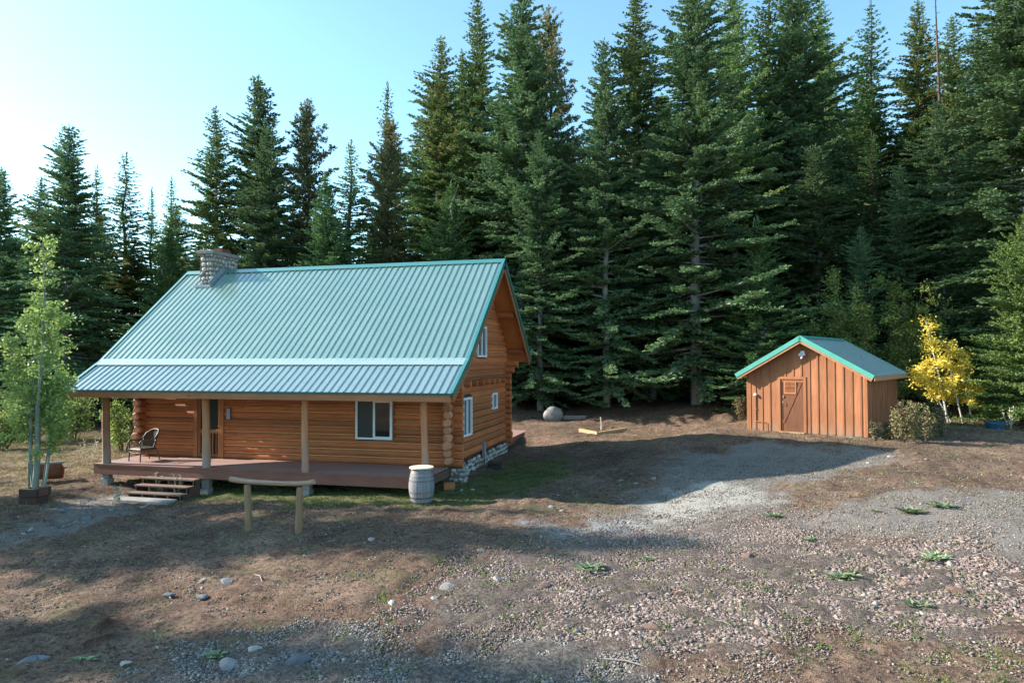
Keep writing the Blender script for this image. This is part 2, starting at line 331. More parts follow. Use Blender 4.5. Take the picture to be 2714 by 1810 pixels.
# ------------------------------------------------------------------ ground sheet
def poly_mask(px, X, Y, soft=.6, jit=.8, seed=5):
    W = np.array([gp(*p) for p in px]); n = len(W); ins = np.zeros(X.shape, bool); dist = np.full(X.shape, 1e9)
    for i in range(n):
        a, b = W[i], W[(i+1) % n]; c = ((a[1] > Y) != (b[1] > Y)); xx = (b[0]-a[0])*(Y-a[1])/(b[1]-a[1]+1e-9)+a[0]; ins ^= c & (X < xx)
        ab = b-a; t = np.clip(((X-a[0])*ab[0]+(Y-a[1])*ab[1])/(ab@ab+1e-9), 0, 1); dist = np.minimum(dist, np.hypot(X-a[0]-t*ab[0], Y-a[1]-t*ab[1]))
    sd = np.where(ins, dist, -dist)+jit*(vnoise(X, Y, 1.1, seed)+.6*vnoise(X, Y, .4, seed+1))*1.6
    return np.clip(sd/soft*.5+.5, 0, 1)
PX = dict(
 road=[(1180,1330),(1330,1190),(1500,1120),(1600,1050),(1760,1012),(2010,1040),(1990,1075),(1850,1110),(1800,1180),(2050,1135),(2351,1120),(2500,1330),(2351,1300),(1950,1240),(1600,1260),(1350,1290)],
 crush=[(840,1420),(1130,1285),(1450,1215),(1780,1165),(1960,1230),(2180,1255),(2400,1300),(2400,1420),(2080,1450),(1750,1450),(1560,1500),(1380,1568),(1000,1568),(900,1490)],
 grey=[(250,1568),(480,1500),(820,1430),(900,1470),(1200,1500),(1500,1568),(1500,1700),(200,1700)],
 pale=[(1440,1190),(1560,1120),(1760,1120),(1800,1150),(1640,1190),(1560,1235),(1450,1225)],
 bluepatch=[(1270,1200),(1420,1195),(1540,1200),(1530,1225),(1400,1232),(1200,1222)],
 moss=[(440,1120),(760,1128),(1060,1110),(1170,1072),(1290,1055),(1300,1090),(1090,1160),(760,1165),(420,1150)],
 stonesL=[(0,1235),(120,1170),(260,1145),(330,1165),(200,1205),(60,1240),(0,1255)],
 dry=[(0,1000),(230,985),(300,1010),(250,1090),(120,1090),(60,1140),(0,1140)],
 dirtR=[(1150,920),(1680,905),(1690,960),(1400,985),(1200,960)])
def grid(a, b, n, c, d, m):
    return np.meshgrid(np.linspace(a, b, n), np.linspace(c, d, m))
xs = np.concatenate([np.linspace(-400, -60, 14)[:-1], np.linspace(-60, -22, 40)[:-1], np.linspace(-22, -13, 60)[:-1], np.linspace(-13, 16, 360)[:-1], np.linspace(16, 24, 54)[:-1], np.linspace(24, 60, 34)[:-1], np.linspace(60, 400, 14)])
ys = np.concatenate([np.linspace(-300, -40, 10)[:-1], np.linspace(-40, -14, 22)[:-1], np.linspace(-14, 2, 200)[:-1], np.linspace(2, 22, 160)[:-1], np.linspace(22, 70, 50)[:-1], np.linspace(70, 700, 22)])
GX, GY = np.meshgrid(xs, ys); GZ = hgt(GX, GY)
# tyre ruts and scraped soil in front
def seg(X, Y, a, b): a = np.array(a); b = np.array(b); ab = b-a; t = np.clip(((X-a[0])*ab[0]+(Y-a[1])*ab[1])/(ab@ab), 0, 1); return np.hypot(X-a[0]-t*ab[0], Y-a[1]-t*ab[1])
RUT = [((830, 1420), (1060, 1270)), ((870, 1430), (1110, 1260)), ((400, 1370), (840, 1420)), ((0, 1420), (190, 1330)), ((60, 1300), (330, 1290))]
def rut(X, Y, w=.16):
    m = np.zeros(X.shape)
    for a, b in RUT: m = np.maximum(m, np.exp(-(seg(X, Y, gp(*a), gp(*b))/w)**2))
    return m
GZ = GZ-.045*rut(GX, GY)*(1+vnoise(GX, GY, .3, 9))
MK = {k: poly_mask(v, GX, GY) for k, v in PX.items()}
fine = np.clip(vnoise(GX, GY, .19, 21)+.8*vnoise(GX, GY, .4, 22)+.15, 0, 1)*(np.abs(GX) < 25)*(GY < 24)*(GY > -15)
GZ = GZ+.075*fine*(1-.6*MK['road'])
MOUNDS = [(235, 1455, .28, .07), (262, 1435, .22, .06), (205, 1490, .26, .06), (240, 1485, .22, .07), (1250, 1152, .3, .06), (1210, 1155, .3, .06), (640, 1215, .3, .05), (290,1195,.4,.08)]
for u, v, r, hh in MOUNDS:
    x, y = gp(u, v); GZ = GZ+hh*np.exp(-((GX-x)**2+(GY-y)**2)/r**2)*(1+1.2*vnoise(GX, GY, .15, 31))
V = np.stack([GX.ravel(), GY.ravel(), GZ.ravel()], 1); nx = len(xs); ny = len(ys)
I = np.arange(nx*ny).reshape(ny, nx); Q = np.stack([I[:-1, :-1].ravel(), I[:-1, 1:].ravel(), I[1:, 1:].ravel(), I[1:, :-1].ravel()], 1)
md = np.zeros(GX.shape)
for u, v, r, hh in MOUNDS[:4]: x, y = gp(u, v); md = np.maximum(md, np.exp(-((GX-x)**2+(GY-y)**2)/(r*.9)**2))
rutm = np.zeros(GX.shape)
for a, b in RUT[:3]: rutm = np.maximum(rutm, np.exp(-(seg(GX, GY, gp(*a), gp(*b))/.3)**2))
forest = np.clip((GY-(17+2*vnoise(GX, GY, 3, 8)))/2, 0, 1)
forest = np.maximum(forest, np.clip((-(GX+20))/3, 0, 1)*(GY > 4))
t = NT('ground'); t.set(Roughness=.95); t.b.inputs['Specular IOR Level'].default_value = .15
P = t.coords((1, 1, 1)); n1 = t.noise(P, .55, 6, .6); n2 = t.noise(P, 3.5, 6, .65); n3 = t.noise(P, 16, 4, .7); n4 = t.noise(P, 55, 3, .7)
c = t.ramp(n1, [(.32, (.092, .053, .039)), (.5, (.20, .122, .09)), (.68, (.34, .22, .16))])
c = t.mix(t.ramp(n2, [(.5, 0.), (.68, .6)]), c, (.34, .275, .17))           # dry thatch
c = t.mix(t.ramp(n3, [(.5, 0.), (.62, .85)]), c, (.06, .036, .028)); c = t.mix(t.ramp(n4, [(.55, 0.), (.66, .75)]), c, (.42, .33, .24)); c = t.mix(t.ramp(t.noise(P, 9, 5, .7), [(.52, 0.), (.6, .8)]), c, (.055, .034, .027))
gr = t.ramp(t.noise(P, 1.3, 5), [(.56, 0.), (.7, .5)]); c = t.mix(gr, c, (.15, .165, .065))
def lay(c, name, col, k=1., a=.25, b=.75):
    f = t.math('MULTIPLY', t.ramp(t.math('ADD', t.attr(name), t.math('MULTIPLY', t.math('SUBTRACT', n2, .5), .6)), [(a, 0.), (b, 1.)]), k); return t.mix(f, c, col)
grav = t.ramp(n4, [(.3, (.12, .105, .10)), (.5, (.25, .225, .205)), (.7, (.42, .385, .35))])
c = lay(c, 'dry', (.30, .235, .14), .7); c = lay(c, 'road', grav, .88); c = lay(c, 'crush', t.mix(t.ramp(n3, [(.4, .25), (.6, .9)]), grav, (.085, .05, .04)), .85); c = lay(c, 'grey', t.mix(t.ramp(n3, [(.4, .2), (.6, .9)]), grav, (.07, .065, .065)), .8)
c = lay(c, 'pale', (.48, .46, .42), .75); c = lay(c, 'moss', (.11, .15, .04), .62); c = lay(c, 'stonesL', grav, .7); c = lay(c, 'bluepatch', (.36, .42, .48), .5)
c = t.mix(t.attr('mound'), c, (.07, .038, .026)); c = t.mix(t.math('MULTIPLY', t.attr('rutm'), .6), c, (.21, .115, .08))
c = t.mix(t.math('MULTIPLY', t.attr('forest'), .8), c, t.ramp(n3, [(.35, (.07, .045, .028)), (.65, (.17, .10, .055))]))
sp = t.n('ShaderNodeTexVoronoi'); sp.inputs['Scale'].default_value = 14; t.l(P, sp.inputs['Vector'])
c = t.mix(t.ramp(sp.outputs['Distance'], [(.07, .7), (.12, 0.)]), c, (.42, .37, .30)); t.col(c)
hh = t.math('ADD', t.math('MULTIPLY', n3, .8), t.math('MULTIPLY', n4, .5)); t.bump(hh, 1., .09); M['ground'] = t.m
me = np_mesh('ground', V, Q, M['ground'], attrs=dict(mound=md.ravel(), rutm=rutm.ravel(), forest=forest.ravel(), **{k: v.ravel() for k, v in MK.items()}), smooth=True)
tag(link('ground', me), kind='structure')
def HG(x, y):                                  # height incl. ruts ignored, used to seat things
    return H(x, y)
# ------------------------------------------------------------------ gravel (stuff) : angular stones in one mesh
def stone_templates(k, seed):
    out = []; R_ = np.random.RandomState(seed); v0, f0 = ICO[1]
    for _ in range(k):
        V = v0*R_.uniform(.75, 1.2, size=(len(v0), 1))
        for _ in range(6): d = R_.normal(size=3); d /= np.linalg.norm(d); h = V@d; V = V-np.outer(np.clip(h-.45, 0, None), d)
        out.append(V)
    return np.array(out), np.array(f0)
ST, SF = stone_templates(10, 3)
def scatter_stones(pts, size, flat=(.35, .7)):
    n = len(pts); k = RS.randint(0, len(ST), n); V = ST[k]; sz = size[:, None]*np.stack([RS.uniform(.8, 1.35, n), RS.uniform(.6, 1., n), RS.uniform(*flat, n)], 1)
    V = V*sz[:, None, :]; tl = RS.normal(0, .28, n); a = RS.uniform(0, 6.28, n)
    c, s = np.cos(tl)[:, None], np.sin(tl)[:, None]; V = np.stack([V[..., 0]*c-V[..., 2]*s, V[..., 1], V[..., 0]*s+V[..., 2]*c], -1)
    c, s = np.cos(a)[:, None], np.sin(a)[:, None]; V = np.stack([V[..., 0]*c-V[..., 1]*s, V[..., 0]*s+V[..., 1]*c, V[..., 2]], -1)
    z = hgt(pts[:, 0], pts[:, 1])+.008
    V = V+np.stack([pts[:, 0], pts[:, 1], z], 1)[:, None, :]; m = V.shape[1]
    return V.reshape(-1, 3), (SF[None]+np.arange(n)[:, None, None]*m).reshape(-1, 3), m
def in_poly(px, n, spread=None):
    W = np.array([gp(*p) for p in px]); lo = W.min(0); hi = W.max(0); out = []
    tot = 0
    while tot < n:
        p = RS.uniform(lo, hi, size=(n*2, 2)); m = poly_mask(px, p[:, 0], p[:, 1], 1.6, 1.5)
        cl = .62+1.1*(vnoise(p[:, 0], p[:, 1], .8, 44)+.5)*(vnoise(p[:, 0], p[:, 1], .3, 45)+.8)
        q = p[RS.uniform(size=len(p)) < m*np.clip(cl, 0, 1)]; out.append(q); tot += len(q)
    return np.concatenate(out)[:n]
def gravel_obj(name, px, n, smin, smax, stops, label, flat=(.35, .7)):
    p = in_poly(px, n); sz = smin+(smax-smin)*RS.beta(1.1, 4.5, n); V, Fc, m = scatter_stones(p, sz, flat)
    t = NT(name+'_stone'); t.set(Roughness=.9); t.b.inputs['Specular IOR Level'].default_value = .2
    t.col(t.mix(.3, t.ramp(t.attr('tint'), stops), t.ramp(t.noise(t.coords(), 22), [(.3, (.1, .09, .08)), (.7, (.42, .38, .34))])))
    me = np_mesh(name, V, Fc, t.m, tint=np.repeat(RS.uniform(size=n), m)); return tag(link(name, me), label, 'gravel', kind='stuff')
RED = [(0, (.06, .04, .036)), (.35, (.155, .092, .08)), (.7, (.25, .16, .14)), (.94, (.34, .25, .21)), (1, (.46, .40, .35))]
GRY = [(0, (.07, .068, .066)), (.4, (.14, .13, .125)), (.75, (.23, .21, .195)), (1, (.38, .36, .33))]
gravel_obj('crushed_rock', PX['crush'], 60000, .009, .062, RED, 'reddish brown crushed rock spread across the right foreground')
gravel_obj('grey_gravel', PX['grey'], 30000, .010, .06, GRY, 'grey rounded stones along the bottom edge of the yard')
gravel_obj('road_gravel', PX['road'], 16000, .008, .04, [(0, (.16, .15, .14)), (.5, (.28, .26, .24)), (1, (.50, .47, .43))], 'fine pale grey gravel on the driveway')
gravel_obj('rubble_strip', PX['stonesL'], 700, .02, .10, GRY, 'grey rubble strip by the timber planter')
gravel_obj('yard_pebbles', [(0,1200),(500,1150),(1300,1110),(1900,1040),(2351,1060),(2500,1500),(1700,1700),(-100,1700)], 48000, .010, .06, [(0, (.05, .03, .024)), (.6, (.12, .075, .056)), (.88, (.22, .17, .13)), (1, (.5, .45, .38))], 'loose pebbles and clods on the bare soil')
gravel_obj('red_rock_rubble', [(1960,1235),(2170,1250),(2330,1300),(2400,1400),(2150,1440),(1880,1420),(1850,1350),(2030,1300)], 7500, .022, .125, RED, 'dense rubble of dark red rocks at the right', (.22, .45))
gravel_obj('red_rock_rubble', [(1130,1300),(1500,1240),(1750,1200),(1850,1235),(1700,1300),(1450,1380),(1350,1400),(1120,1380)], 9500, .016, .085, RED, 'dense band of red brown rocks along the upper part of the crushed rock', (.25, .5))
gravel_obj('red_rock_rubble', [(1280,1390),(1650,1370),(1780,1440),(1500,1500),(1250,1480)], 6500, .02, .11, RED, 'dense patch of red brown rocks at the bottom middle', (.22, .45))
# grass & thatch tufts (stuff)
def blades(px, n, hmin, hmax, w_, mat, name, label, cl=6, spread=.07, cat='grass'):
    c = in_poly(px, n//cl); p = np.repeat(c, cl, 0)+RS.normal(0, spread, size=(len(c)*cl, 2)); n = len(p)
    h = RS.uniform(hmin, hmax, n); a = RS.uniform(0, 6.28, n); tx = RS.normal(0, .8, n)*h; ty = RS.normal(0, .8, n)*h
    z = hgt(p[:, 0], p[:, 1]); dx = np.cos(a)*w_; dy = np.sin(a)*w_
    A = np.stack([p[:, 0]-dx, p[:, 1]-dy, z], 1); B = np.stack([p[:, 0]+dx, p[:, 1]+dy, z], 1); T = np.stack([p[:, 0]+tx, p[:, 1]+ty, z+h*.9+.01], 1)
    V = np.stack([A, B, T], 1).reshape(-1, 3); me = np_mesh(name, V, np.arange(n*3).reshape(-1, 3), mat, tint=np.repeat(np.repeat(RS.uniform(size=len(c)), cl), 3))
    return tag(link(name, me), label, cat, kind='stuff')
F_THATCH = foliage('thatch', [(0, (.13, .10, .05)), (.5, (.24, .19, .10)), (.8, (.20, .21, .08)), (1, (.40, .34, .20))], .2, .8, hue=.02)
F_GRASS = foliage('grass', [(0, (.05, .09, .02)), (.6, (.10, .16, .035)), (1, (.22, .22, .07))], .3, .7, hue=.02)
ALLG = [(-100,1000),(300,1000),(600,1140),(1200,1090),(1300,960),(1700,930),(1700,1000),(2351,1000),(2600,1100),(2600,1700),(-300,1700)]
blades(ALLG, 60000, .02, .07, .008, F_THATCH, 'dry_thatch', 'short dry grass and thatch over the bare yard', 7, .09)
blades([(-100,990),(320,985),(330,1040),(220,1110),(60,1180),(-100,1200)], 26000, .04, .14, .010, F_THATCH, 'dry_meadow_grass', 'dry tan grass left of the porch', 8, .09)
blades(PX['moss'], 20000, .025, .07, .010, F_GRASS, 'green_grass', 'thin green grass along the cabin front', 8, .06)
blades([(700,1568),(800,1420),(1130,1300),(1500,1240),(2000,1240),(2400,1420),(2351,1600),(1500,1650)], 6000, .025, .07, .009, F_GRASS, 'gravel_grass', 'sparse green grass tufts growing through the gravel', 14, .06)
blades([(1150,920),(1680,905),(1690,990),(1850,1030),(2050,1030),(2000,1000),(2700,1000),(2700,900),(1650,890)], 16000, .03, .16, .008, F_THATCH, 'forest_edge_grass', 'dry grass at the foot of the forest', 9, .12)
blades([(2080,915),(2351,900),(2520,925),(2520,962),(2290,950),(2110,965)], 14000, .10, .38, .010, F_DRY, 'tall_dry_grass', 'tall dry grass on the bank right of the shed', 9, .14)
# ------------------------------------------------------------------ log cabin
CX0, CX1, YF, YR = -10.97, .06, 2.03, 8.06      # wall log axes
EY, EZ, BY, BZ, RY, RZ, QY, QZ, RL, RR = -.376, 2.317, .981, 3.179, 5.06, 6.632, 9.10, 3.212, -11.82, .92
QZ = RZ-(QY-RY)*(RZ-BZ)/(RY-BY)
cab = empty('log_cabin', (0, 0, 0), 0, 'orange log cabin with a green ribbed metal roof, stone chimney and long front porch', 'cabin')
def log(mb, a, b, r, mi=0, n=12, seg_=5, jit=.012, tint=None, endmi=None):
    a = Vector(a); b = Vector(b); pts = []; rr = []
    for i in range(seg_+1):
        k = i/seg_; p = a.lerp(b, k)+Vector((0, 0, rnd.uniform(-jit, jit)*.5)); pts.append(p); rr.append(r*(1+rnd.uniform(-.05, .05)))
    mb.tube(pts, rr, n, mi, tint)
def roofz(y): return (EZ+(y-EY)*(BZ-EZ)/(BY-EY)) if y < BY else (BZ+(y-BY)*(RZ-BZ)/(RY-BY) if y < RY else RZ-(y-RY)*(RZ-BZ)/(RY-BY))
SP = .226
# front wall (logs along x), with openings for door and window
def wall_rows(y, z0, z1, spans_fn, out, mi=0, seam_side=-1):
    z = z0+SP/2; i = 0
    while z < z1:
        for a, b in spans_fn(z): log(out, (a, y, z), (b, y, z), SP*.525, mi, seg_=max(2, int((b-a)/1.2)), tint=.15+.7*rnd.random())
        if i:
            for a, b in spans_fn(z-SP/2): out.box(a+.02, b-.02, y+seam_side*.062-.006, y+seam_side*.062+.006, z-SP/2-.014, z-SP/2+.008, 1)
        z += SP; i += 1
DX0, DX1, DT = -8.83, -7.90, 2.12; WX0, WX1, WZ0, WZ1 = -3.034, -1.807, .756, 1.979
def fsp(z):
    cuts = []
    if z < DT: cuts.append((DX0-.02, DX1+.02))
    if WZ0-.03 < z < WZ1+.03: cuts.append((WX0-.04, WX1+.04))
    s = []; x = CX0-.40
    for a, b in cuts: s.append((x, a)); x = b
    s.append((x, CX1+.36)); return s
mb = MB(); wall_rows(YF, -.02, 3.4, fsp, mb)
mb.box(CX0, DX0-.03, YF-.04, YF+.04, 0, 3.2, 2); mb.box(DX1+.03, WX0-.05, YF-.04, YF+.04, 0, 3.2, 2); mb.box(WX1+.05, CX1, YF-.04, YF+.04, 0, 3.2, 2); mb.box(WX0-.05, WX1+.05, YF-.04, YF+.04, 0, WZ0-.05, 2)
mb.build('front_wall', [M['logx'], M['seam'], M['darkwood']], cab)
mb = MB(); wall_rows(YR, -.02, 3.2, lambda z: [(CX0-.4, CX1+(.30 if z > .5 else .34)+(.28 if z > 3.0 else (.12 if z > 2.75 else 0)))], mb, seam_side=1)
mb.build('rear_wall', [M['logx'], M['seam']], cab)
# side walls (logs along y) run past the front wall in short stubs, gable cut to the roof
def side_wall(x, name, sgn):
    mb = MB(); z = SP/2-.02+SP*.5; i = 0; ymid = RY
    while z < RZ-.5:
        yf = YF-.36-(.05*((i*7) % 3)); yr = YR+.42
        if z > 3.2:
            k = (RZ-.28-z)/((RZ-BZ)/(RY-BY)); yf = RY-k; yr = min(RY+k, YR+.12)
        else:
            lim = z+.32
            while roofz(yf) < lim and yf < YF+1.5: yf += .05
            yr = min(yr, YR+.3)
        if abs(z-2.44) < SP*.5:
            log(mb, (x, YF+.2, z), (x, YR-.1, z), SP*.40, 0, seg_=6, tint=.05)
        else:
            r = SP*(.50+.08*rnd.random()); segs = [(yf, yr)]
            op = [(2.70, 3.66, .77, 2.02), (6.11, 6.74, 1.39, 2.01)] if sgn > 0 else []
            op2 = [(4.25, 5.36, 3.26, 4.36)] if sgn > 0 else []
            for a, b, c0, c1 in op+op2:
                if c0 < z < c1:
                    ns = []
                    for s0, s1 in segs:
                        if s0 < a and b < s1: ns += [(s0, a), (b, s1)]
                        else: ns.append((s0, s1))
                    segs = ns
            tt = rnd.random()*.7+.15
            for a, b in segs: log(mb, (x, a, z), (x, b, z), r, 0, n=(8 if i % 2 else 12), seg_=max(2, int((b-a)/1.2)), tint=tt)
            if i:
                for a, b in segs: mb.box(x+sgn*.075-.006, x+sgn*.075+.006, max(a, YF-.1), min(b, YR), z-SP/2-.007, z-SP/2+.006, 1)
        z += SP; i += 1
    mb.prism([(YF, 0), (YR, 0), (YR, 3.0), (RY+.1, RZ-.55), (RY-.1, RZ-.55), (YF, 2.9)], 'x', x-.03, x+.03, 2)
    return mb.build(name, [M['logy'], M['seam'], M['darkwood']], cab)
side_wall(CX1, 'gable_wall', 1); side_wall(CX0, 'gable_wall', -1)
# end caps of the stubs are their own round faces (log ends facing the yard)
for x, nm in ((CX0, 'l'), (CX1, 'r')):
    for i in range(9):
        z = SP/2-.02+SP*.5+i*SP
        if z > 2.1: break
        yf = YF-.36-(.05*((i*7) % 3)); r = SP*(.56+.14*((i*5) % 4)/3)
        mb = MB(); ch = .05; n = 6 if i % 2 else 10
        P_ = []
        for rr_, yy in ((r, yf+ch), (r, yf), (r*.72, yf-.045)):
            P_.append([(x+rr_*math.cos(2*math.pi*k/n+.3), yy, z+rr_*math.sin(2*math.pi*k/n+.3)) for k in range(n)])
        Vv = [p for q in P_ for p in q]; Fv = [(j*n+k, j*n+(k+1) % n, (j+1)*n+(k+1) % n, (j+1)*n+k) for j in range(2) for k in range(n)]+[tuple(range(2*n, 3*n))]
        mb.add(Vv, Fv, 0); mb.build('log_end', M['logend'], cab)
# joist ends under the gable
for i in range(8):
    y = 3.15+i*.70; mb = MB(); log(mb, (CX1, y, 2.43), (CX1+.26, y, 2.43), .10, 0, n=9, seg_=1, jit=0); mb.build('joist_end', M['logx'], cab)
for y, z, r in ((6.85, 4.86, .13), (8.42, 3.50, .13), (3.27, 4.86, .13), (RY, 6.32, .13)):
    mb = MB(); log(mb, (CX1-.3, y, z), (.80, y, z), r, n=14, seg_=2); mb.build('purlin', M['logx'], cab)
# foundation : stones in mortar
def stonewall(mb, o, du, L, z0f, z1, nrm, seed, sz=.15, mi=0):
    R_ = random.Random(seed); u = 0; o = Vector(o); du = Vector(du).normalized(); nrm = Vector(nrm).normalized()
    rows = int((z1-z0f)/sz)+1
    for j in range(rows):
        u = R_.uniform(0, sz*.5)
        while u < L:
            wd = sz*R_.uniform(.75, 1.5); z = z0f+(j+.5)*sz*1.02
            c = o+du*min(u+wd/2, L-.03)+Vector((0, 0, z-o.z+R_.uniform(-.03, .03)))
            a = math.atan2(du.y, du.x); h_ = sz*R_.uniform(.42, .58)
            if c.z < z1-.02: mb.blob(c, (wd*.5, .045+.02*R_.random(), h_), R_.randint(0, 9999), mi, R_.random(), 2, .3, a, True)
            u += wd*.98
mb = MB(); mb.box(CX0, CX1+.05, YF-.1, YR+.05, -1.1, -.03, 1); mb.box(CX1+.06, CX1+.42, YF-.1, YF+.16, -1.1, -.05, 1)
stonewall(mb, (CX1+.1, YF+.1, -.8), (0, 1, 0), YR-YF, -.72, 0, (1, 0, 0), 5); stonewall(mb, (CX1-.06, YF-.1, -.8), (1, 0, 0), .52, -.72, -.02, (0, -1, 0), 6, .14)
stonewall(mb, (CX1+.43, YF-.08, -.8), (0, 1, 0), .26, -.72, -.02, (1, 0, 0), 7, .14)
mb.build('foundation', [M['stone'], M['mortar']], cab)
# roof : ribbed panels
def ribbed(mb, x0, x1, p0, p1, pitch=.2286, hgt_=.029):
    d = Vector((0, p1[0]-p0[0], p1[1]-p0[1])).normalized(); nrm = Vector((0, -d.z, d.y))
    X = []; x = x0
    while x < x1-.01:
        for dx, h_ in ((0, 0), (.085, 0), (.097, .006), (.12, .006), (.132, 0), (.186, 0), (.196, 1.), (.212, 1.), (.222, 0)):
            if x+dx < x1: X.append((x+dx, h_*hgt_))
        x += pitch
    X.append((x1, 0)); V = []
    for q in (p0, p1):
        for x, h_ in X: V.append(Vector((x, q[0], q[1]))+nrm*h_)
    n = len(X); mb.add(V, [(i, i+1, n+i+1, n+i) for i in range(n-1)], 0, .5)
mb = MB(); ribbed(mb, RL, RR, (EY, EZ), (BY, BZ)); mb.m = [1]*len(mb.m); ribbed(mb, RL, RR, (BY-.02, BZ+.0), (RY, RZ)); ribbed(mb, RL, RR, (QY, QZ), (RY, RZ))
roof = mb.build('roof', [M['teal'], M['tealsky']], cab)  # porch slope takes the sheet with reflected sky painted into its colour
def slopebox(mb, x0, x1, p0, p1, t0, t1, mi=0, tint=None):   # slab between offsets t0<t1 along the normal
    d = Vector((0, p1[0]-p0[0], p1[1]-p0[1])); n = Vector((0, -d.z, d.y)).normalized()
    if n.z < 0: n = -n
    A = [Vector((x, q[0], q[1]))+n*t for x in (x0, x1) for q in (p0, p1) for t in (t0, t1)]
    mb.add(A, [(0, 1, 3, 2), (4, 6, 7, 5), (0, 4, 5, 1), (2, 3, 7, 6), (0, 2, 6, 4), (1, 5, 7, 3)], mi, tint)
mb = MB(); sl_ = (BZ-EZ)/(BY-EY); su = (RZ-BZ)/(RY-BY)
slopebox(mb, RL, RR+.012, (BY-.22, BZ-.22*sl_), (BY, BZ), .030, .038); slopebox(mb, RL, RR+.012, (BY-.004, BZ), (BY+.06, BZ+.06*su), .030, .038)
mb.build('flashing', M['pale'], roof)
mb = MB(); slopebox(mb, RL-.01, RR+.015, (RY-.17, RZ-.17*su), (RY+.002, RZ+.002), .03, .04); slopebox(mb, RL-.01, RR+.015, (RY+.17, RZ-.17*su), (RY-.002, RZ+.002), .03, .04)
mb.build('ridge_cap', M['tealedge'], roof)
for xa, xb in ((RR-.07, RR+.03), (RL-.03, RL+.07)):
    mb = MB()
    for p0, p1 in (((EY-.01, EZ-.006), (BY, BZ)), ((BY, BZ), (RY, RZ)), ((QY, QZ), (RY, RZ))):
        slopebox(mb, xa, xb, p0, p1, .030, .040, tint=.5); xo = (RR+.015, RR+.03) if xa > 0 else (RL-.03, RL-.015)
        slopebox(mb, xo[0], xo[1], p0, p1, -.13, .031, tint=.5)
    mb.build('rake_trim', M['tealedge'], roof)
mb = MB(); mb.box(RL-.02, RR+.02, EY-.025, EY-.008, EZ-.06, EZ-.004); mb.build('eave_trim', simple('dark_teal_trim', (.012, .07, .065), (.016, .085, .08), 3, .5, bump=0), roof)
# soffit boards and rake boards
mb = MB()
for p0, p1 in (((EY+.02, EZ+.01), (BY, BZ-.0)), ((BY, BZ), (RY, RZ)), ((QY-.02, QZ+.02), (RY, RZ))): slopebox(mb, RL+.03, RR-.03, p0, p1, -.17, -.012)
mb.build('soffit', M['soffit'], cab)
for x0 in (RR-.05, RL+.01):
    mb = MB()
    for p0, p1 in (((EY, EZ), (BY, BZ)), ((BY, BZ), (RY, RZ)), ((QY, QZ), (RY, RZ))): slopebox(mb, x0, x0+.045, p0, p1, -.30, -.02, tint=.5)
    mb.build('rake_board', M['trimx'], cab)
mb = MB(); mb.box(RL+.02, RR-.055, EY-.006, EY+.04, EZ-.235, EZ-.03, b=.004); mb.build('eave_board', M['trimx'], cab)
mb = MB(); log(mb, (RL+.3, .12, 2.17), (RR-.5, .12, 2.17), .09, seg_=8); mb.build('porch_beam', M['logx'], cab)
# deck
mb = MB(); mb.box(-11.034, .0, .035, YF-.1, -.036, 0.0); mb.build('deck', M['deck'], cab)
mb = MB(); mb.box(-11.03, .01, .0, .034, -.316, -.038, b=.004); mb.box(-11.034, 0.02, -.015, .034, -.034, .004, tint=.9); mb.box(-11.03, -10.995, .036, YF-.1, -.3, -.038); mb.box(-.04, .0, .036, YF-.3, -.24, -.038); mb.build('deck_fascia', M['deckfas'], cab)
for i in range(9): mb = MB(); mb.box(-10.6+i*1.32, -10.5+i*1.32, .1, YF-.2, -.26, -.04); mb.build('deck_joist', M['darkwood'], cab)
for x, y in ((-10.68, .16), (-7.05, .16), (-3.71, .2), (-.35, .3)):
    g = H(x, y); mb = MB(); mb.box(x-.14, x+.14, y-.12, y+.14, g-.2, g+.18, b=.01); mb.build('footing', M['concrete'], cab)
    mb = MB(); mb.box(x-.12, x+.12, y-.06, y+.12, g+.18, -.26, b=.01); mb.build('footing_block', M['graywood'], cab)
for (x, lean, r0) in ((-10.673, -.05, .115), (-7.021, -.05, .115), (-3.711, -.03, .10), (-.031, -.06, .095)):
    mb = MB(); pts = []; rr = []
    for i in range(8): k = i/7; pts.append((x+lean*k, .13+.01*math.sin(k*5+x), k*2.12)); rr.append(r0*(1.06-.16*k)*(1+.04*math.sin(k*9+x)))
    mb.tube(pts, rr, 16); po = mb.build('post', M['post'], cab)
# front window
def window_y(x0, x1, z0, z1, y, par, split=True):
    e = .055; mb = MB(); mb.box(x0, x1, y-.03, y+.05, z0, z0+e); mb.box(x0, x1, y-.03, y+.05, z1-e, z1); mb.box(x0, x0+e, y-.03, y+.05, z0+e, z1-e); mb.box(x1-e, x1, y-.03, y+.05, z0+e, z1-e)
    xm = (x0+x1)/2
    wd = empty('window'); wd.parent = par; mb.build('frame', M['white'], wd)
    mb = MB(); mb.box(xm-.03, xm+.03, y-.02, y+.05, z0+e, z1-e)
    for a, b in ((xm+.03, x1-e),): mb.box(a, b, y-.012, y+.03, z0+e, z0+e+.035); mb.box(a, b, y-.012, y+.03, z1-e-.03, z1-e); mb.box(b-.03, b, y-.012, y+.03, z0+e+.035, z1-e-.03)
    mb.build('sash', M['white'], wd)
    mb = MB(); mb.box(x0+e, xm-.03, y+.01, y+.014, z0+e, z1-e); mb.build('insect_screen', M['screen'], wd)
    mb = MB(); mb.box(xm+.03, x1-e, y+.02, y+.026, z0+e, z1-e); mb.build('pane', M['glass'], wd)
    return wd
window_y(WX0, WX1, WZ0, WZ1, YF-.13, cab)
mb = MB(); y = YF-.11
mb.box(WX0-.05, WX0-.005, y-.03, y+.1, WZ0-.03, WZ1+.05); mb.box(WX1+.005, WX1+.05, y-.03, y+.1, WZ0-.03, WZ1+.05); mb.box(WX0-.05, WX1+.05, y-.032, y+.1, WZ0-.08, WZ0-.033)
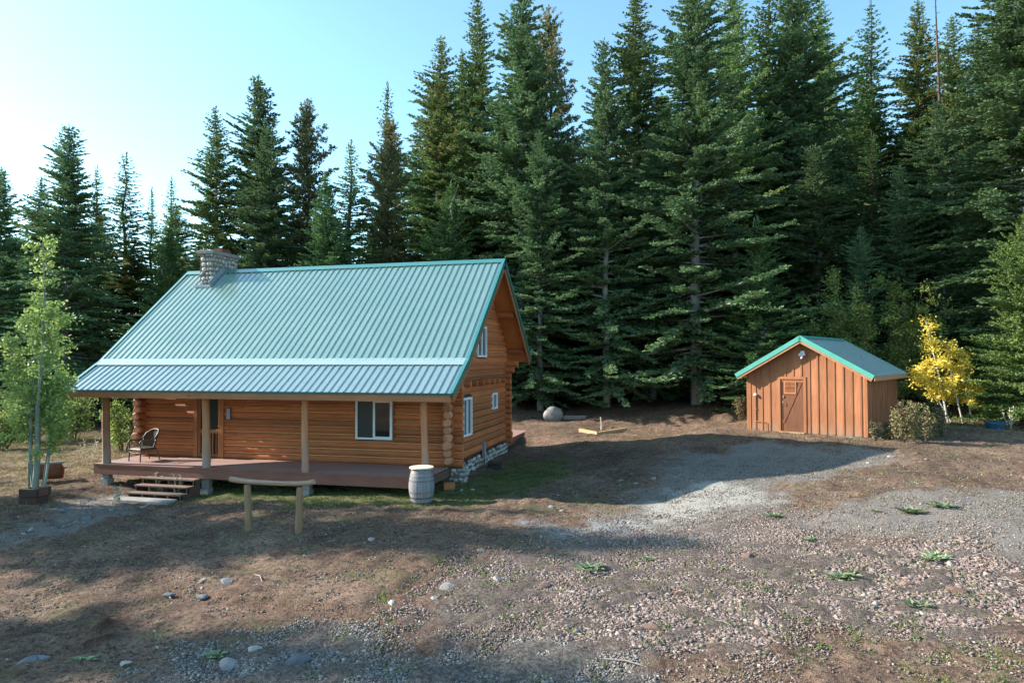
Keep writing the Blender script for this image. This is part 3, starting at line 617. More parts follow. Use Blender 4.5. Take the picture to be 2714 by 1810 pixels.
mb.build('window_trim', M['trimz'], cab)
def window_x(y0, y1, z0, z1, x, par, split):
    e = .06; wd = empty('window'); wd.parent = par; mb = MB()
    mb.box(x-.1, x+.02, y0, y1, z0, z0+e); mb.box(x-.1, x+.02, y0, y1, z1-e, z1); mb.box(x-.1, x+.02, y0, y0+e, z0+e, z1-e); mb.box(x-.1, x+.02, y1-e, y1, z0+e, z1-e)
    if split: mb.box(x-.1, x+.012, (y0+y1)/2-.03, (y0+y1)/2+.03, z0+e, z1-e)
    mb.build('frame', M['white'], wd); mb = MB(); mb.box(x-.05, x-.044, y0+e, y1-e, z0+e, z1-e); mb.build('pane', M['glass'], wd)
window_x(2.737, 3.632, .79, 2.0, .19, cab, True); window_x(6.14, 6.71, 1.417, 1.993, .19, cab, False); window_x(4.30, 5.32, 3.29, 4.34, .19, cab, True)
mb = MB()
mb.box(.10, .17, 2.60, 2.73, -.02, 2.45, b=.004); mb.box(.10, .17, 3.64, 3.70, .72, 2.02, b=.004); mb.box(.10, .168, 2.735, 3.70, .70, .785, b=.004)
mb.build('window_trim', M['trimz'], cab)
# screen door
door = empty('screen_door'); door.parent = cab
y = YF-.12; mb = MB()
for a, b, c0, c1 in ((DX0+.06, DX0+.16, .02, 2.05), (DX1-.10, DX1-.0, .02, 2.05), (DX0+.16, DX1-.10, .02, .13), (DX0+.16, DX1-.10, .81, .93), (DX0+.16, DX1-.10, 1.95, 2.05)): mb.box(a, b, y-.02, y+.02, c0, c1, b=.003)
for i in range(5): x = DX0+.16+(i+.5)*(DX1-DX0-.26)/5; mb.box(x-.018, x+.018, y-.012, y+.012, .13, .81)
mb.build('frame', M['trimz'], door); mb = MB(); mb.box(DX0+.06, DX1-.02, y+.03, y+.036, .02, 2.05); mb.build('mesh_screen', M['screen'], door)
mb = MB(); mb.tube([(DX1-.05, y-.02, .99), (DX1-.05, y-.06, .99)], .022, 10); mb.build('handle', M['black'], door)
mb = MB(); mb.box(DX0-.10, DX0+.045, y-.03, y+.1, 0.005, 2.12, b=.004); mb.box(DX1+.01, DX1+.11, y-.03, y+.1, 0.005, 2.12, b=.004); mb.build('door_trim', M['trimz'], cab)
# chimney
ch = empty('chimney'); ch.parent = cab
x0, x1, y0, y1, ct = -10.79, -10.17, 4.32, 5.83, 7.18
mb = MB(); mb.box(x0+.05, x1-.05, y0+.05, y1-.05, 5.6, ct, 1)
for o, du, L, nn in (((x0+.05, y0+.05, 5.8), (1, 0, 0), x1-x0-.1, (0, -1, 0)), ((x1-.05, y0+.05, 5.8), (0, 1, 0), y1-y0-.1, (1, 0, 0)), ((x0+.05, y0+.05, 5.8), (0, 1, 0), y1-y0-.1, (-1, 0, 0)), ((x0+.05, y1-.05, 5.8), (1, 0, 0), x1-x0-.1, (0, 1, 0))):
    stonewall(mb, o, du, L, 5.85, ct+.02, nn, int(L*100+sum(nn)*7), .17)
mb.build('stonework', [M['stone'], M['mortar']], ch)
mb = MB(); mb.box(x0-.05, x1+.05, y0-.05, y1+.05, ct, ct+.14, b=.02); mb.build('cap', M['concrete'], ch)
mb = MB(); mb.box(x0+.12, x1-.12, y0+.7, y1-.3, ct+.14, ct+.30, b=.01); mb.build('flue', M['rust'], ch)
mb = MB(); d_ = .05
mb.box(x0-d_, x1+d_, y0-.14, y0-.02, roofz(y0-.1)+.0, roofz(y0-.1)+.09); slopebox(mb, x1+.01, x1+.12, (y0-.1, roofz(y0-.1)), (RY, RZ), .03, .05); slopebox(mb, x1-.0, x1+.03, (y0-.1, roofz(y0-.1)), (RY, RZ), .03, .22)
mb.build('flashing', M['greymetal'], ch)
# back deck with its footing
mb = MB(); mb.box(-7.5, -.05, YR+.2, 12.6, -.04, 0); mb.build('back_deck', M['deck'], cab)
mb = MB(); mb.box(-.05, -.01, YR+.2, 12.6, -.28, -.001); mb.box(-7.5, -.01, 12.6, 12.64, -.28, -.001); mb.build('back_deck_fascia', M['deckfas'], cab)
mb = MB(); mb.box(-.5, -.2, 9.6, 9.9, H(-.3, 9.7)-.1, -.28); mb.build('footing', M['concrete'], cab)
# vent pipe on the side, with conduit
mb = MB(); mb.tube([(.24, 4.96, -.45), (.24, 4.96, .28), (.24, 5.0, .36), (.24, 5.16, .30)], .028, 8); mb.box(.16, .23, 4.86, 5.1, -.05, .40); mb.build('utility_pipe', M['greymetal'], cab)
# ------------------------------------------------------------------ things on and near the cabin
o = MB(); o.box(-.085, .085, -.02, .0, -.20, .20, b=.02); o.box(-.07, .07, -.026, -.019, -.18, .18, 1, b=.01)
for k in range(9): o.box(-.02, .02, -.029, -.0265, -.15+k*.036, -.146+k*.036, 2)
th = o.build('wall_thermometer', [M['black'], simple('pale_blue_enamel', (.36, .44, .52), (.42, .5, .56), 3, .4, bump=0), M['black']]); th.location = (-7.6, YF-.13, 1.46)
tag(th, 'pale blue oblong thermometer hung on the log wall right of the screen door', 'thermometer')
# porch steps
SX0, SX1 = -8.95, -7.1
st = empty('porch_steps', (-8.0, -.5, -.7), 0, 'dark wooden open steps leading up to the porch', 'steps')
def rel(par, mb, name, mat): mb.v = [(a-par.location.x, b-par.location.y, c-par.location.z) for a, b, c in mb.v]; return mb.build(name, mat, par)
for i in range(3):
    z = -.30-.17*i; y1_ = -.02-.27*i; dx = 0
    mb = MB(); mb.box(SX0, SX1, y1_-.29, y1_, z-.04, z, b=.004); mb.box(SX0, SX1, y1_-.285, y1_-.15, z+.0015, z+.003, tint=.9); rel(st, mb, 'tread', M['steptop'])
    for k in range(5): mb = MB(); xx = SX0+.04+k*(SX1-SX0-.08)/4; mb.box(xx-.02, xx+.02, y1_-.25, y1_-.20, z-.17, z-.04); rel(st, mb, 'riser_block', M['steptop'])
for xx in (SX0+.02, (SX0+SX1)/2, SX1-.06):
    mb = MB(); mb.prism([(-.02, -.34), (-.29, -.34), (-.29, -.51), (-.56, -.51), (-.56, -.68), (-.83, -.68), (-.83, -.9), (-.02, -.9)], 'x', xx, xx+.04); rel(st, mb, 'stringer', M['darkwood'])
mb = MB(); mb.box(SX0-.3, SX1-.1, -1.28, -.84, -.92, -.755, b=.015); sl2 = mb.build('concrete_slab', M['concrete']); tag(sl2, 'pale concrete slab on the ground below the wooden porch steps', 'slab')
# wicker chair
cw = empty('wicker_chair', (-9.98, .88, 0), math.radians(76), 'dark brown wicker armchair standing on the porch', 'chair')  # faces local -x
def wick(name, segs, r=.017, mat=None):
    mb = MB()
    for s_ in segs: mb.tube(s_, r, 7)
    return mb.build(name, mat or M['wicker'], cw)
W2 = .29
for yy in (-W2, W2):
    wick('leg', [[(-.30, yy, 0), (-.28, yy, .40), (-.30, yy, .62)]], .021)
    wick('leg', [[(.38, yy*.9, 0), (.26, yy*.9, .38)]], .02)
    arm = [(-.32, yy, .60), (-.28, yy*1.03, .66), (0, yy*1.06, .65), (.18, yy*1.04, .70), (.30, yy*.98, .86)]
    wick('armrest', [arm], .026, None)
    mb = MB()
    for k in range(9): xx = -.24+k*.055; mb.tube([(xx, yy, .40), (xx+.03, yy*1.04, .65)], .006, 5)
    for zz in (.46, .52, .58): mb.tube([(-.27, yy, zz), (.27, yy, zz+.02)], .006, 5)
    mb.build('arm_weave', M['wicker'], cw)
mb = MB(); mb.box(-.30, .27, -W2, W2, .34, .41, b=.02); mb.tube([(-.3, -W2, .30), (-.3, 0, .26), (-.3, W2, .30)], .012, 6); mb.build('seat', M['wicker'], cw)
mb = MB(); mb.box(-.27, .22, -W2+.03, W2-.03, .412, .43, b=.008); mb.build('seat_top', M['cushion'], cw)
mb = MB(); nb = 12                                    # woven curved back
def bk(a, z):   # a -1..1 across
    return (.27+.16*(z-.4)/.55-.14*abs(a)**2.4*(1-.3*(z-.4)), a*(W2+.02), z)
top = lambda a: .97-.16*abs(a)**3
for i in range(nb*2+1):
    a = -1+i/nb; mb.tube([bk(a, .42), bk(a, (.42+top(a))/2), bk(a, top(a))], .006, 5)
for i in range(-14, 15):
    for sgn in (1, -1):
        pts = []
        for k in range(9):
            z = .42+.55*k/8; a = i/7+sgn*(k/8)*1.1-sgn*.5
            if abs(a) <= 1 and z < top(a): pts.append(bk(a, z))
        if len(pts) > 1: mb.tube(pts, .009, 5)
mb.build('backrest', M['wicker'], cw)
wick('back_rim', [[bk(-1, .42)]+[bk(-1+i/6, top(-1+i/6)) for i in range(13)]+[bk(1, .42)]], .025)
# barrel
bx, by = .16, -.62; bz = H(bx, by)-.02
bar = empty('wine_barrel', (bx, by, bz), .4, 'weathered grey wine barrel with a round wooden lid in front of the porch corner', 'barrel')
prof = [(.255, 0), (.29, .12), (.325, .3), (.338, .46), (.325, .62), (.29, .80), (.262, .90)]
mb = MB(); mb.lathe(prof, 36); mb.build('staves', M['barrel'], bar)
def brad(z):
    for (r0, z0), (r1, z1) in zip(prof, prof[1:]):
        if z0 <= z <= z1: return r0+(r1-r0)*(z-z0)/(z1-z0)
    return .26
for z in (.03, .16, .30, .60, .70, .81): mb = MB(); mb.lathe([(brad(z)+.004, z), (brad(z+.045)+.004, z+.045)], 36); mb.build('hoop', M['hoop'], bar)
mb = MB(); mb.lathe([(.31, .925), (.318, .93), (.318, .96), (.31, .965)], 32); mb.build('lid', simple('lid_wood', (.62, .50, .42), (.5, .38, .3), 5, .8)); bpy.data.objects['lid'].parent = bar
# hitching post
hp = empty('hitching_post', (-2.2, -3.65, -.66), 0, 'rustic hitching rail of one log laid over two posts in the front yard', 'hitching rail')
pts = [(-3.40, -3.62, .445), (-3.2, -3.62, .425), (-2.9, -3.62, .405), (-2.4, -3.62, .40), (-2.0, -3.62, .40), (-1.6, -3.62, .415), (-1.35, -3.62, .44), (-1.22, -3.62, .475)]
mb = MB(); mb.tube(pts, [.062, .063, .057, .055, .054, .055, .057, .063], 12); rel(hp, mb, 'rail', M['railwood'])
for x, xt in ((-2.86, -2.93), (-1.56, -1.56)):
    g = H(x, -3.7)-.15; mb = MB(); mb.tube([(x, -3.7, g), (x+.01, -3.69, g+.4), (x*.6+xt*.4, -3.67, .0), (xt, -3.64, .34)], [.085, .082, .078, .074], 12); rel(hp, mb, 'post', M['graywoodz'])
# timber planter
px_, py_ = gp(64, 1160); g = H(px_, py_)
pl = empty('timber_planter', (px_-.05, py_+.25, g), math.radians(8), 'dark square planter box of stacked timbers around the aspen stems', 'planter')
for k in range(2):
    z0 = -.05+k*.24
    for a, b, c0, c1 in ((-.27, .27, -.27, -.17), (-.27, .27, .17, .27), (-.27, -.17, -.165, .165), (.17, .27, -.165, .165)): mb = MB(); mb.box(a, b, c0, c1, z0, z0+.23, b=.01); mb.build('timber', M['darkwood'], pl)
mb = MB(); mb.box(-.17, .17, -.17, .17, 0, .38); mb.build('soil', M['ground'], pl)
# rusty tub on its side
tx, ty = gp(115, 1106); tb = empty('rusty_drum', (tx, ty, H(tx, ty)+.12), math.radians(40), 'rusty open half drum tipped on the grass behind the aspen', 'drum')
mb = MB(); n = 18; V = []; F = []
for j, xx in enumerate((-.30, -.26, 0, .26, .30)):
    for k in range(n+1): a = math.pi*(1.0+k/n)-.35; V.append((xx, .30*math.cos(a), .33+.33*math.sin(a)*1.0))
for j in range(4):
    for k in range(n): F.append((j*(n+1)+k, j*(n+1)+k+1, (j+1)*(n+1)+k+1, (j+1)*(n+1)+k))
mb.add(V, F); mb.prism([(.30*math.cos(math.pi*(1+k/n)-.35), .33+.33*math.sin(math.pi*(1+k/n)-.35)) for k in range(n+1)], 'x', .28, .30); mb.prism([(.30*math.cos(math.pi*(1+k/n)-.35), .33+.33*math.sin(math.pi*(1+k/n)-.35)) for k in range(n+1)], 'x', -.30, -.28); mb.build('shell', M['rust'], tb)
mb = MB(); mb.box(-.36, .36, -.31, -.24, .42, .47); mb.box(-.36, .36, .22, .29, .22, .27); mb.box(-.36, -.29, -.3, .28, .31, .35, M=Matrix.Rotation(-.25, 4, 'X')); mb.build('rim', M['graywood'], tb); tb.scale = (1.15, 1.15, 1.25)
# blue lid, black box, crossing blocks
x, y = gp(2286, 985); o = MB(); o.lathe([(.30, 0), (.31, .1), (.33, .22), (.335, .27), (.30, .31), (.1, .33)], 28); q = o.build('tank_lid', M['blue']); q.location = (x, y, H(x, y)-.02); tag(q, 'round dark blue plastic riser lid in the shade right of the shed', 'lid')
o = MB(); o.box(-.22, .22, -.16, .16, 0, .18, b=.03); o.box(-.24, .24, -.18, .18, .17, .205, b=.012); q = o.build('valve_box', M['black']); q.location = (.72, 4.5, H(.72, 4.5)-.02); q.rotation_euler = (0, 0, .2); tag(q, 'small black plastic box on the ground by the cabin side wall', 'box')
o = MB(); o.box(-.16, .16, -.10, .10, 0, .24, b=.01); q = o.build('wood_block', M['trimz']); q.location = (.34, 1.05, H(.34, 1.05)-.03); q.rotation_euler = (0, 0, .3); tag(q, 'short wooden block lying by the porch end', 'block')
# boulder, beam, timber frame, stake
x, y = gp(1274, 966); o = MB(); o.blob((0, 0, .36), (.52, .40, .46), 12, 0, .6, 3, .18, .5, True); q = o.build('boulder', M['rock']); q.location = (x, y, H(x, y)-.08); q.rotation_euler = (.1, -.25, .2); tag(q, 'large pale grey boulder on the bare ground behind the cabin', 'boulder')
o = MB(); o.box(0, 1.15, 0, .2, 0, .22, b=.012); q = o.build('timber_beam', M['graywood']); q.location = (x+.35, y+.35, H(x+.9, y+.4)-.02); q.rotation_euler = (0, 0, math.radians(14)); tag(q, 'short squared grey timber lying beside the boulder', 'timber')
c0 = gp(1377, 1000); c1 = gp(1335, 991); c2 = gp(1440, 989)
fr = empty('timber_corner', (c0[0], c0[1], H(*c0)), 0, 'corner frame of two tan timbers lying on the ground', 'timber frame')
for c in (c1, c2):
    a = math.atan2(c[1]-c0[1], c[0]-c0[0]); L = math.hypot(c[1]-c0[1], c[0]-c0[0]); mb = MB(); mb.box(.0 if c is c1 else -.05, L, 0, .14, -.02, .14, M=Matrix.Rotation(a, 4, 'Z'), b=.008); mb.build('timber', M['tan'], fr)
x, y = gp(1380, 989); o = MB(); o.tube([(0, 0, -.1), (.02, 0, .3), (-.02, 0, .62)], .024, 7); o.tube([(.03, .02, -.05), (.03, .02, .18)], .05, 7); q = o.build('pale_stake', M['bark_white']); q.location = (x, y, H(x, y)); tag(q, 'thin pale stake upright behind the timber corner frame', 'stake')
# ------------------------------------------------------------------ shed
SR = math.radians(-25.784); sh = empty('shed', (9.165, 9.848, .50), SR, 'small brown board and batten shed with a green metal roof', 'shed')
SW, SDp, SE, SH = 4.13, 4.7, 2.18, 3.38; sp = (SH-SE)/(SW/2)
SHED = wood('shed_board', 'z', (.38, .15, .068), (.48, .20, .10), (.26, .09, .04), rough=.75, tintamt=.22, fine=.8, weather=(-.05, .5, (.27, .19, .14))); M['shed'] = SHED
SHED2 = wood('shed_batten', 'z', (.34, .13, .055), (.40, .17, .075), (.25, .09, .04), rough=.75, tintamt=.12)
D0, D1, DH = 1.24, 2.05, 1.95
def top_at(x): return SE+sp*min(x, SW-x)-.01
mb = MB(); bs = [0, .11, .31, .56, .85, 1.14, 1.42, 1.70, 1.98, 2.26, 2.54, 2.81, 3.09, 3.38, 3.66, 3.94, SW]
for a, b in zip(bs, bs[1:]):
    z0 = .02 if b <= D0+.01 or a >= D1-.1 else DH+.02
    cuts = [a]+([SW/2] if a < SW/2 < b else [])+[b]
    if a < D0 < b: cuts = [a, b]
    poly = [(a, z0), (b, z0)]+[(q, top_at(q)) for q in cuts[::-1]]
    if a < D1 < b and a > D0+.3: poly = [(D1, 0.02), (b, .02), (b, top_at(b)), (a, top_at(a)), (a, DH+.02), (D1, DH+.02)]
    mb.prism(poly, 'y', 0, .03)
mb.build('front_wall', SHED, sh)
mb = MB()
for x in bs[1:-1]:
    z0 = .04 if not (D0-.02 < x < D1+.02) else DH+.12
    if abs(x-D0) < .12: continue
    mb.box(x-.028, x+.028, -.022, -.001, z0, top_at(x)-.03)
mb.box(-.015, .075, -.024, -.001, .02, SE-.02); mb.box(SW-.075, SW+.015, -.024, -.001, .02, SE-.02); mb.build('batten', SHED2, sh)
mb = MB(); mb.box(SW, SW+.03, .03, SDp, .02, SE)
y = .15
while y < SDp: mb.box(SW+.031, SW+.052, y-.025, y+.025, .02, SE-.02); y += .2
mb.box(-.03, 0, .03, SDp, .02, SE); mb.prism([(0, .02), (SW, .02), (SW, SE), (SW/2, SH-.01), (0, SE)], 'y', SDp, SDp+.03); mb.build('side_wall', SHED, sh)
# roof
OH, OF = .32, .40; ez = SE-sp*OH+.12; rz_ = SH+.12
def rp(x0, z0, x1, z1, y0, y1, t0, t1):   # slab between section points
    d = Vector((x1-x0, 0, z1-z0)).normalized(); n = Vector((-d.z, 0, d.x)); n = n if n.z > 0 else -n
    A = [Vector((x, y_, z))+n*t_ for y_ in (y0, y1) for x, z in ((x0, z0), (x1, z1)) for t_ in (t0, t1)]
    return A, [(0, 1, 3, 2), (4, 6, 7, 5), (0, 4, 5, 1), (2, 3, 7, 6), (0, 2, 6, 4), (1, 5, 7, 3)]
sr = empty('roof'); sr.parent = sh; mb = MB()
for xa, xb in ((-OH, SW/2), (SW+OH, SW/2)):
    V_, F_ = rp(xa, ez, xb, rz_, -OF+.02, SDp+OF-.02, -.02, 0); mb.add(V_, F_, 0, .5)
    y = -OF+.2
    while y < SDp+OF-.1:
        V_, F_ = rp(xa, ez, xb, rz_, y, y+.035, 0.001, .02); mb.add(V_, F_, 0, .5); y += .2286
mb.build('metal_sheet', M['tealsky'], sr)  # shed slopes share the porch sheet's painted-in sky sheen
mb = MB()
for xa, xb in ((-OH, SW/2), (SW+OH, SW/2)):
    V_, F_ = rp(xa, ez, xb, rz_, -OF, -OF+.018, -.13, .025); mb.add(V_, F_, 0, .5); V_, F_ = rp(xa, ez, xb, rz_, -OF+.0185, -OF+.12, .022, .028); mb.add(V_, F_, 0, .5)
    V_, F_ = rp(xa, ez, xb, rz_, SDp+OF-.018, SDp+OF, -.13, .025); mb.add(V_, F_, 0, .5)
for s_ in (1, -1): V_, F_ = rp(SW/2+s_*.14, rz_-.14*sp, SW/2, rz_, -OF-.004, SDp+OF+.004, .03, .036); mb.add(V_, F_, 0, .5)
mb.build('trim', simple('shed_teal_trim', (.07, .30, .25), (.09, .34, .28), 3, .45, bump=0, tintamt=.05), sr)
mb = MB()
for xa, xb in ((-OH, SW/2), (SW+OH, SW/2)):
    V_, F_ = rp(xa, ez, xb, rz_, -OF+.02, SDp+OF-.02, -.16, -.022); mb.add(V_, F_, 0, .5); V_, F_ = rp(xa, ez, xb, rz_, -OF+.02, -OF+.05, -.21, -.161); mb.add(V_, F_, 0, .7)
mb.box(SW+OH-.01, SW+OH+.015, -OF+.02, SDp+OF-.02, ez-.17, ez-.01); mb.build('eave_board', simple('eave_wood', (.40, .20, .10), (.30, .14, .07), 6, .75), sr)
# door
dr = empty('door'); dr.parent = sh
mb = MB(); mb.box(D0+.01, D1-.01, .02, .06, .05, DH-.02); mb.box(D0+.01, D0+.06, .004, .02, .05, DH-.02); mb.box(D0+.06, D1-.01, .004, .02, DH-.1, DH-.02)
L = math.hypot(.75, 1.45); mb.box(0, L, -.013, 0, -.045, .045, M=Matrix.Translation((D0+.08, .019, .35)) @ Matrix.Rotation(-math.atan2(1.45, .62), 4, 'Y')); mb.build('door_panel', wood('door_board', 'z', (.23, .085, .04), (.30, .12, .055), (.15, .05, .022), rough=.7), dr)
mb = MB(); lx0, lx1, lz0, lz1 = D0+.12, D0+.56, 1.42, 1.86; mb.box(lx0, lx0+.05, -.01, .019, lz0, lz1); mb.box(lx1-.05, lx1, -.01, .019, lz0, lz1); mb.box(lx0+.05, lx1-.05, -.01, .019, lz0, lz0+.05); mb.box(lx0+.05, lx1-.05, -.01, .019, lz1-.05, lz1)
for k in range(6): z = lz0+.08+k*.052; mb.box(lx0+.05, lx1-.05, -.016, .01, -.016, .016, M=Matrix.Translation((0, 0, z)) @ Matrix.Rotation(.5, 4, 'X'))
mb.build('louvre', SHED, dr)
mb = MB(); mb.box(D0+.08, D0+.12, -.01, .019, 1.27, 1.36); mb.tube([(D0+.10, -.01, 1.0), (D0+.10, -.05, 1.04), (D0+.10, -.05, 1.13), (D0+.10, -.01, 1.16)], .009, 6); mb.build('handle', M['greymetal'], dr)
mb = MB(); mb.box(D0-.10, D0, -.026, .0, .02, DH+.1, b=.003); mb.box(D1, D1+.10, -.026, .0, .02, DH+.1, b=.003); mb.box(D0, D1, -.026, .0, DH, DH+.1, b=.003); mb.build('door_trim', SHED2, sh)
mb = MB(); mb.box(D0-.02, D1+.05, -.12, .02, -.06, .05, b=.008); mb.build('doorstep', M['tan'], sh)
mb = MB(); mb.box(.0, SW, .01, SDp, -.5, .018); mb.build('floor_slab', M['concrete'], sh)
fl = empty('flood_lamp'); fl.parent = sh; mb = MB(); mb.box(1.98, 2.12, -.06, 0, 2.86, 2.98, b=.01); mb.tube([(2.0, -.05, 2.92), (1.98, -.11, 2.87), (1.97, -.15, 2.81)], [.025, .035, .042], 10); mb.tube([(2.10, -.05, 2.92), (2.13, -.11, 2.88), (2.14, -.15, 2.84)], [.025, .035, .04], 10); mb.build('lamp_head', M['white'], fl)
mb = MB(); mb.tube([(2.05, -.06, 2.87), (2.04, -.11, 2.76), (2.03, -.12, 2.70)], [.035, .045, .03], 10); mb.build('sensor', M['white'], fl)
mb = MB(); mb.tube([(.33, -.03, 1.33), (.32, -.03, .36), (.33, -.035, .36), (.71, -.035, .34), (.71, -.04, -.1)], .013, 6); mb.box(.30, .36, -.04, -.025, .8, .83); mb.build('conduit', SHED2, sh)
mb = MB(); mb.tube([(.33, -.02, 1.36), (.33, -.08, 1.36), (.33, -.11, 1.31)], .05, 10); mb.build('outlet', M['white'], sh)
# ------------------------------------------------------------------ conifers
def unit(v): return v/np.linalg.norm(v, axis=-1, keepdims=True)
def frond_templates(k, nf, wid, flen, seed, bushy=.5):
    """sprays of length 1 along +x made of thin needle clad fingers"""
    R_ = np.random.RandomState(seed); out = []
    for _ in range(k):
        qs = []
        for i in range(nf):
            s = (i+.6)/nf; side = 1 if i % 2 else -1; base = np.array([s*.92, 0, 0]); a = side*math.radians(R_.uniform(28, 60)); e = R_.normal(.12, bushy*.5)
            L = flen*(1.15-s*.7)*R_.uniform(.8, 1.2); d = np.array([math.cos(a)*math.cos(e), math.sin(a)*math.cos(e), math.sin(e)]); r = R_.uniform(-1.3, 1.3)
            n0 = np.cross(d, [0, 0, 1.]); n0 /= np.linalg.norm(n0); n1 = np.cross(n0, d); wv = (n0*math.cos(r)+n1*math.sin(r))*wid
            qs.append([base-d*.02, base+d*L*.45+wv, base+d*L, base+d*L*.45-wv])
        wv = np.array([0, wid*.9, wid*.5]); qs.append([[.25, 0, 0], [.62, wv[1], wv[2]], [1.08, 0, .02], [.62, -wv[1], -wv[2]]])
        out.append(np.array(qs))
    return np.array(out)                       # k, nq, 4, 3
FT = {'fir': frond_templates(10, 12, .12, .46, 1), 'pine': frond_templates(8, 14, .085, .55, 2, 1.6), 'cedar': frond_templates(8, 12, .11, .38, 3, 1.1)}
def place_fronds(T, pos, dr_, up, ln, tint, name, mat):
    pos, dr_, up, ln, tint = map(np.array, (pos, dr_, up, ln, tint)); n = len(pos); k = RS.randint(0, len(T), n)
    X = unit(dr_); Y = unit(np.cross(up, X)); Z = np.cross(X, Y); B = np.stack([X, Y, Z], 1)*ln[:, None, None]
    V = np.einsum('nqvi,nij->nqvj', T[k], B)+pos[:, None, None, :]; nq = V.shape[1]
    tt = np.repeat(tint, nq*4)+RS.uniform(-.1, .1, n*nq*4); return np_mesh(name, V.reshape(-1, 3), np.arange(n*nq*4).reshape(-1, 4), mat, tint=np.clip(tt, 0, 1))
def conifer(seed, Ht, R, mat, bark, kind='fir', hb=.06, dz=.36, per=5, power=.8, ang=(-12, 38), droop=.10, fl=(.22, .5), gap=.19, lump=.35, top_rust=0., start=.28, bare=0., lowr=.85):
    R_ = np.random.RandomState(seed); pos = []; dr = []; up = []; ln = []; ti = []; mb = MB()
    trunk = [(R_.normal(0, .02)*i, R_.normal(0, .02)*i, Ht*i/9) for i in range(10)]; r0 = .011*Ht+.03
    mb.tube([(0, 0, -.4)]+trunk, [r0*1.35]+[r0*(1-.93*i/9) for i in range(10)], 9, tint=.5)
    z0r = 0; z = Ht*hb; lph = R_.uniform(0, 6.28, 6)
    while z < Ht-.25:
        t = (z-Ht*hb)/(Ht*(1-hb)); pr = (1-t)**power; pr *= min(1, lowr+t*1.2)
        n = per+(R_.randint(0, 2)); a0 = R_.uniform(0, 6.28)
        for j in range(n):
            az = a0+j*2*math.pi/n+R_.normal(0, .2); lm = 1+lump*(.5*math.sin(az*2+lph[0]+z*.9)+.5*math.sin(az+lph[1]+z*1.7)+R_.normal(0, .35))
            L = max(.12+.5*(1-t), R*pr*lm); jz = R_.uniform(-.5, .5)*dz*(1-t); 
            if R_.rand() < bare*(1-t): continue
            el = math.radians(ang[0]+(ang[1]-ang[0])*t**1.3+R_.normal(0, 9)); d = np.array([math.cos(az), math.sin(az), 0.]); dd = droop*(1-t)*R_.uniform(.2, 2.)
            def P_(s): q = s/L; return np.array([0, 0, z+jz])+d*s*math.cos(el)+np.array([0, 0, s*math.sin(el)-dd*L*q*q*1.5+dd*L*1.1*q**4])
            if L > .7: mb.tube([P_(0), P_(L*.5), P_(L*.93)], [.012+.012*L, .008+.006*L, .004], 4, tint=R_.rand(), caps=False)
            sd = np.array([-d[1], d[0], 0]); s = L*start*(1-t*.6); bt = .25+.5*R_.rand()
            while s < L:
                q = s/L; p = P_(s); tg = P_(s+.05)-p; tg /= np.linalg.norm(tg); l = (fl[0]+(fl[1]-fl[0])*(1-q)**.7*min(1, L/1.5))*R_.uniform(.8, 1.2)*(1-.5*t**3)
                for sg in (1, -1):
                    if R_.rand() < .08: continue
                    a = math.radians(R_.uniform(35, 62)); v = tg*math.cos(a)+sd*sg*math.sin(a)+np.array([0, 0, R_.normal(.06, .14)])
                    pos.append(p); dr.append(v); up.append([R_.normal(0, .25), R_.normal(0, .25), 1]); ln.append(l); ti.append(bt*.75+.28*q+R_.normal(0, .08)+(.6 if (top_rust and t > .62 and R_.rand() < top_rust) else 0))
                if R_.rand() < .45:
                    pos.append(p); dr.append(tg+np.array([R_.normal(0, .3), R_.normal(0, .3), .55])); up.append([R_.normal(), R_.normal(), .2]); ln.append(l*.75); ti.append(bt*.75+.3*q)
                s += gap*R_.uniform(.8, 1.25)
            pos.append(P_(L*.92)); dr.append(P_(L)-P_(L*.9)+1e-6); up.append([0, 0, 1]); ln.append(fl[0]*1.25*(1-.5*t**2)); ti.append(bt*.7+.35)
        z += dz*(1-.45*t)*R_.uniform(.8, 1.2)
    for k in range(8): pos.append([0, 0, Ht-.9+k*.13]); dr.append([R_.normal(0, .25), R_.normal(0, .25), 1]); up.append([1, R_.normal(0, .3), 0]); ln.append(.2); ti.append(.6)
    ti = np.clip(np.array(ti), 0, .93 if not top_rust else 1)
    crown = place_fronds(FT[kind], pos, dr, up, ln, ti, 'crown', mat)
    to = mb.build('trunk', bark); tm = to.data; bpy.data.objects.remove(to); return dict(H=Ht, R=R, crown=crown, trunk=tm)
P = {}
P['tall'] = conifer(1, 22, 3.3, F_FIR, M['bark_grey'], dz=.40, per=6, power=.68, hb=.12, lump=.45, bare=.12)
P['tall2'] = conifer(2, 22, 3.2, F_FIR, M['bark_dark'], dz=.38, per=6, power=.62, hb=.08, lump=.5, top_rust=.3, bare=.1)
P['dense'] = conifer(3, 20, 3.3, F_BLUE, M['bark_grey'], dz=.36, per=6, power=.62, hb=.05, lump=.5, ang=(-16, 42), fl=(.26, .55))
P['layer'] = conifer(4, 22, 4.0, F_BLUE, M['bark_grey'], dz=.48, per=6, power=.66, hb=.075, lump=.65, ang=(-10, 34), droop=.06, fl=(.28, .6), start=.18, bare=.05, lowr=.9)
P['young'] = conifer(5, 11, 2.5, F_YOUNG, M['bark_grey'], dz=.27, per=6, power=.85, hb=.02, ang=(5, 48), fl=(.2, .42), gap=.16)
P['narrow'] = conifer(6, 20, 2.3, F_FIR, M['bark_dark'], dz=.38, per=5, power=.74, hb=.1, lump=.4, fl=(.2, .42), ang=(-18, 40))
P['airy'] = conifer(7, 20, 3.2, F_YOUNG, M['bark_dark'], dz=.45, per=5, power=.72, hb=.15, lump=.4, ang=(-5, 25), fl=(.24, .45), gap=.24, bare=.1)
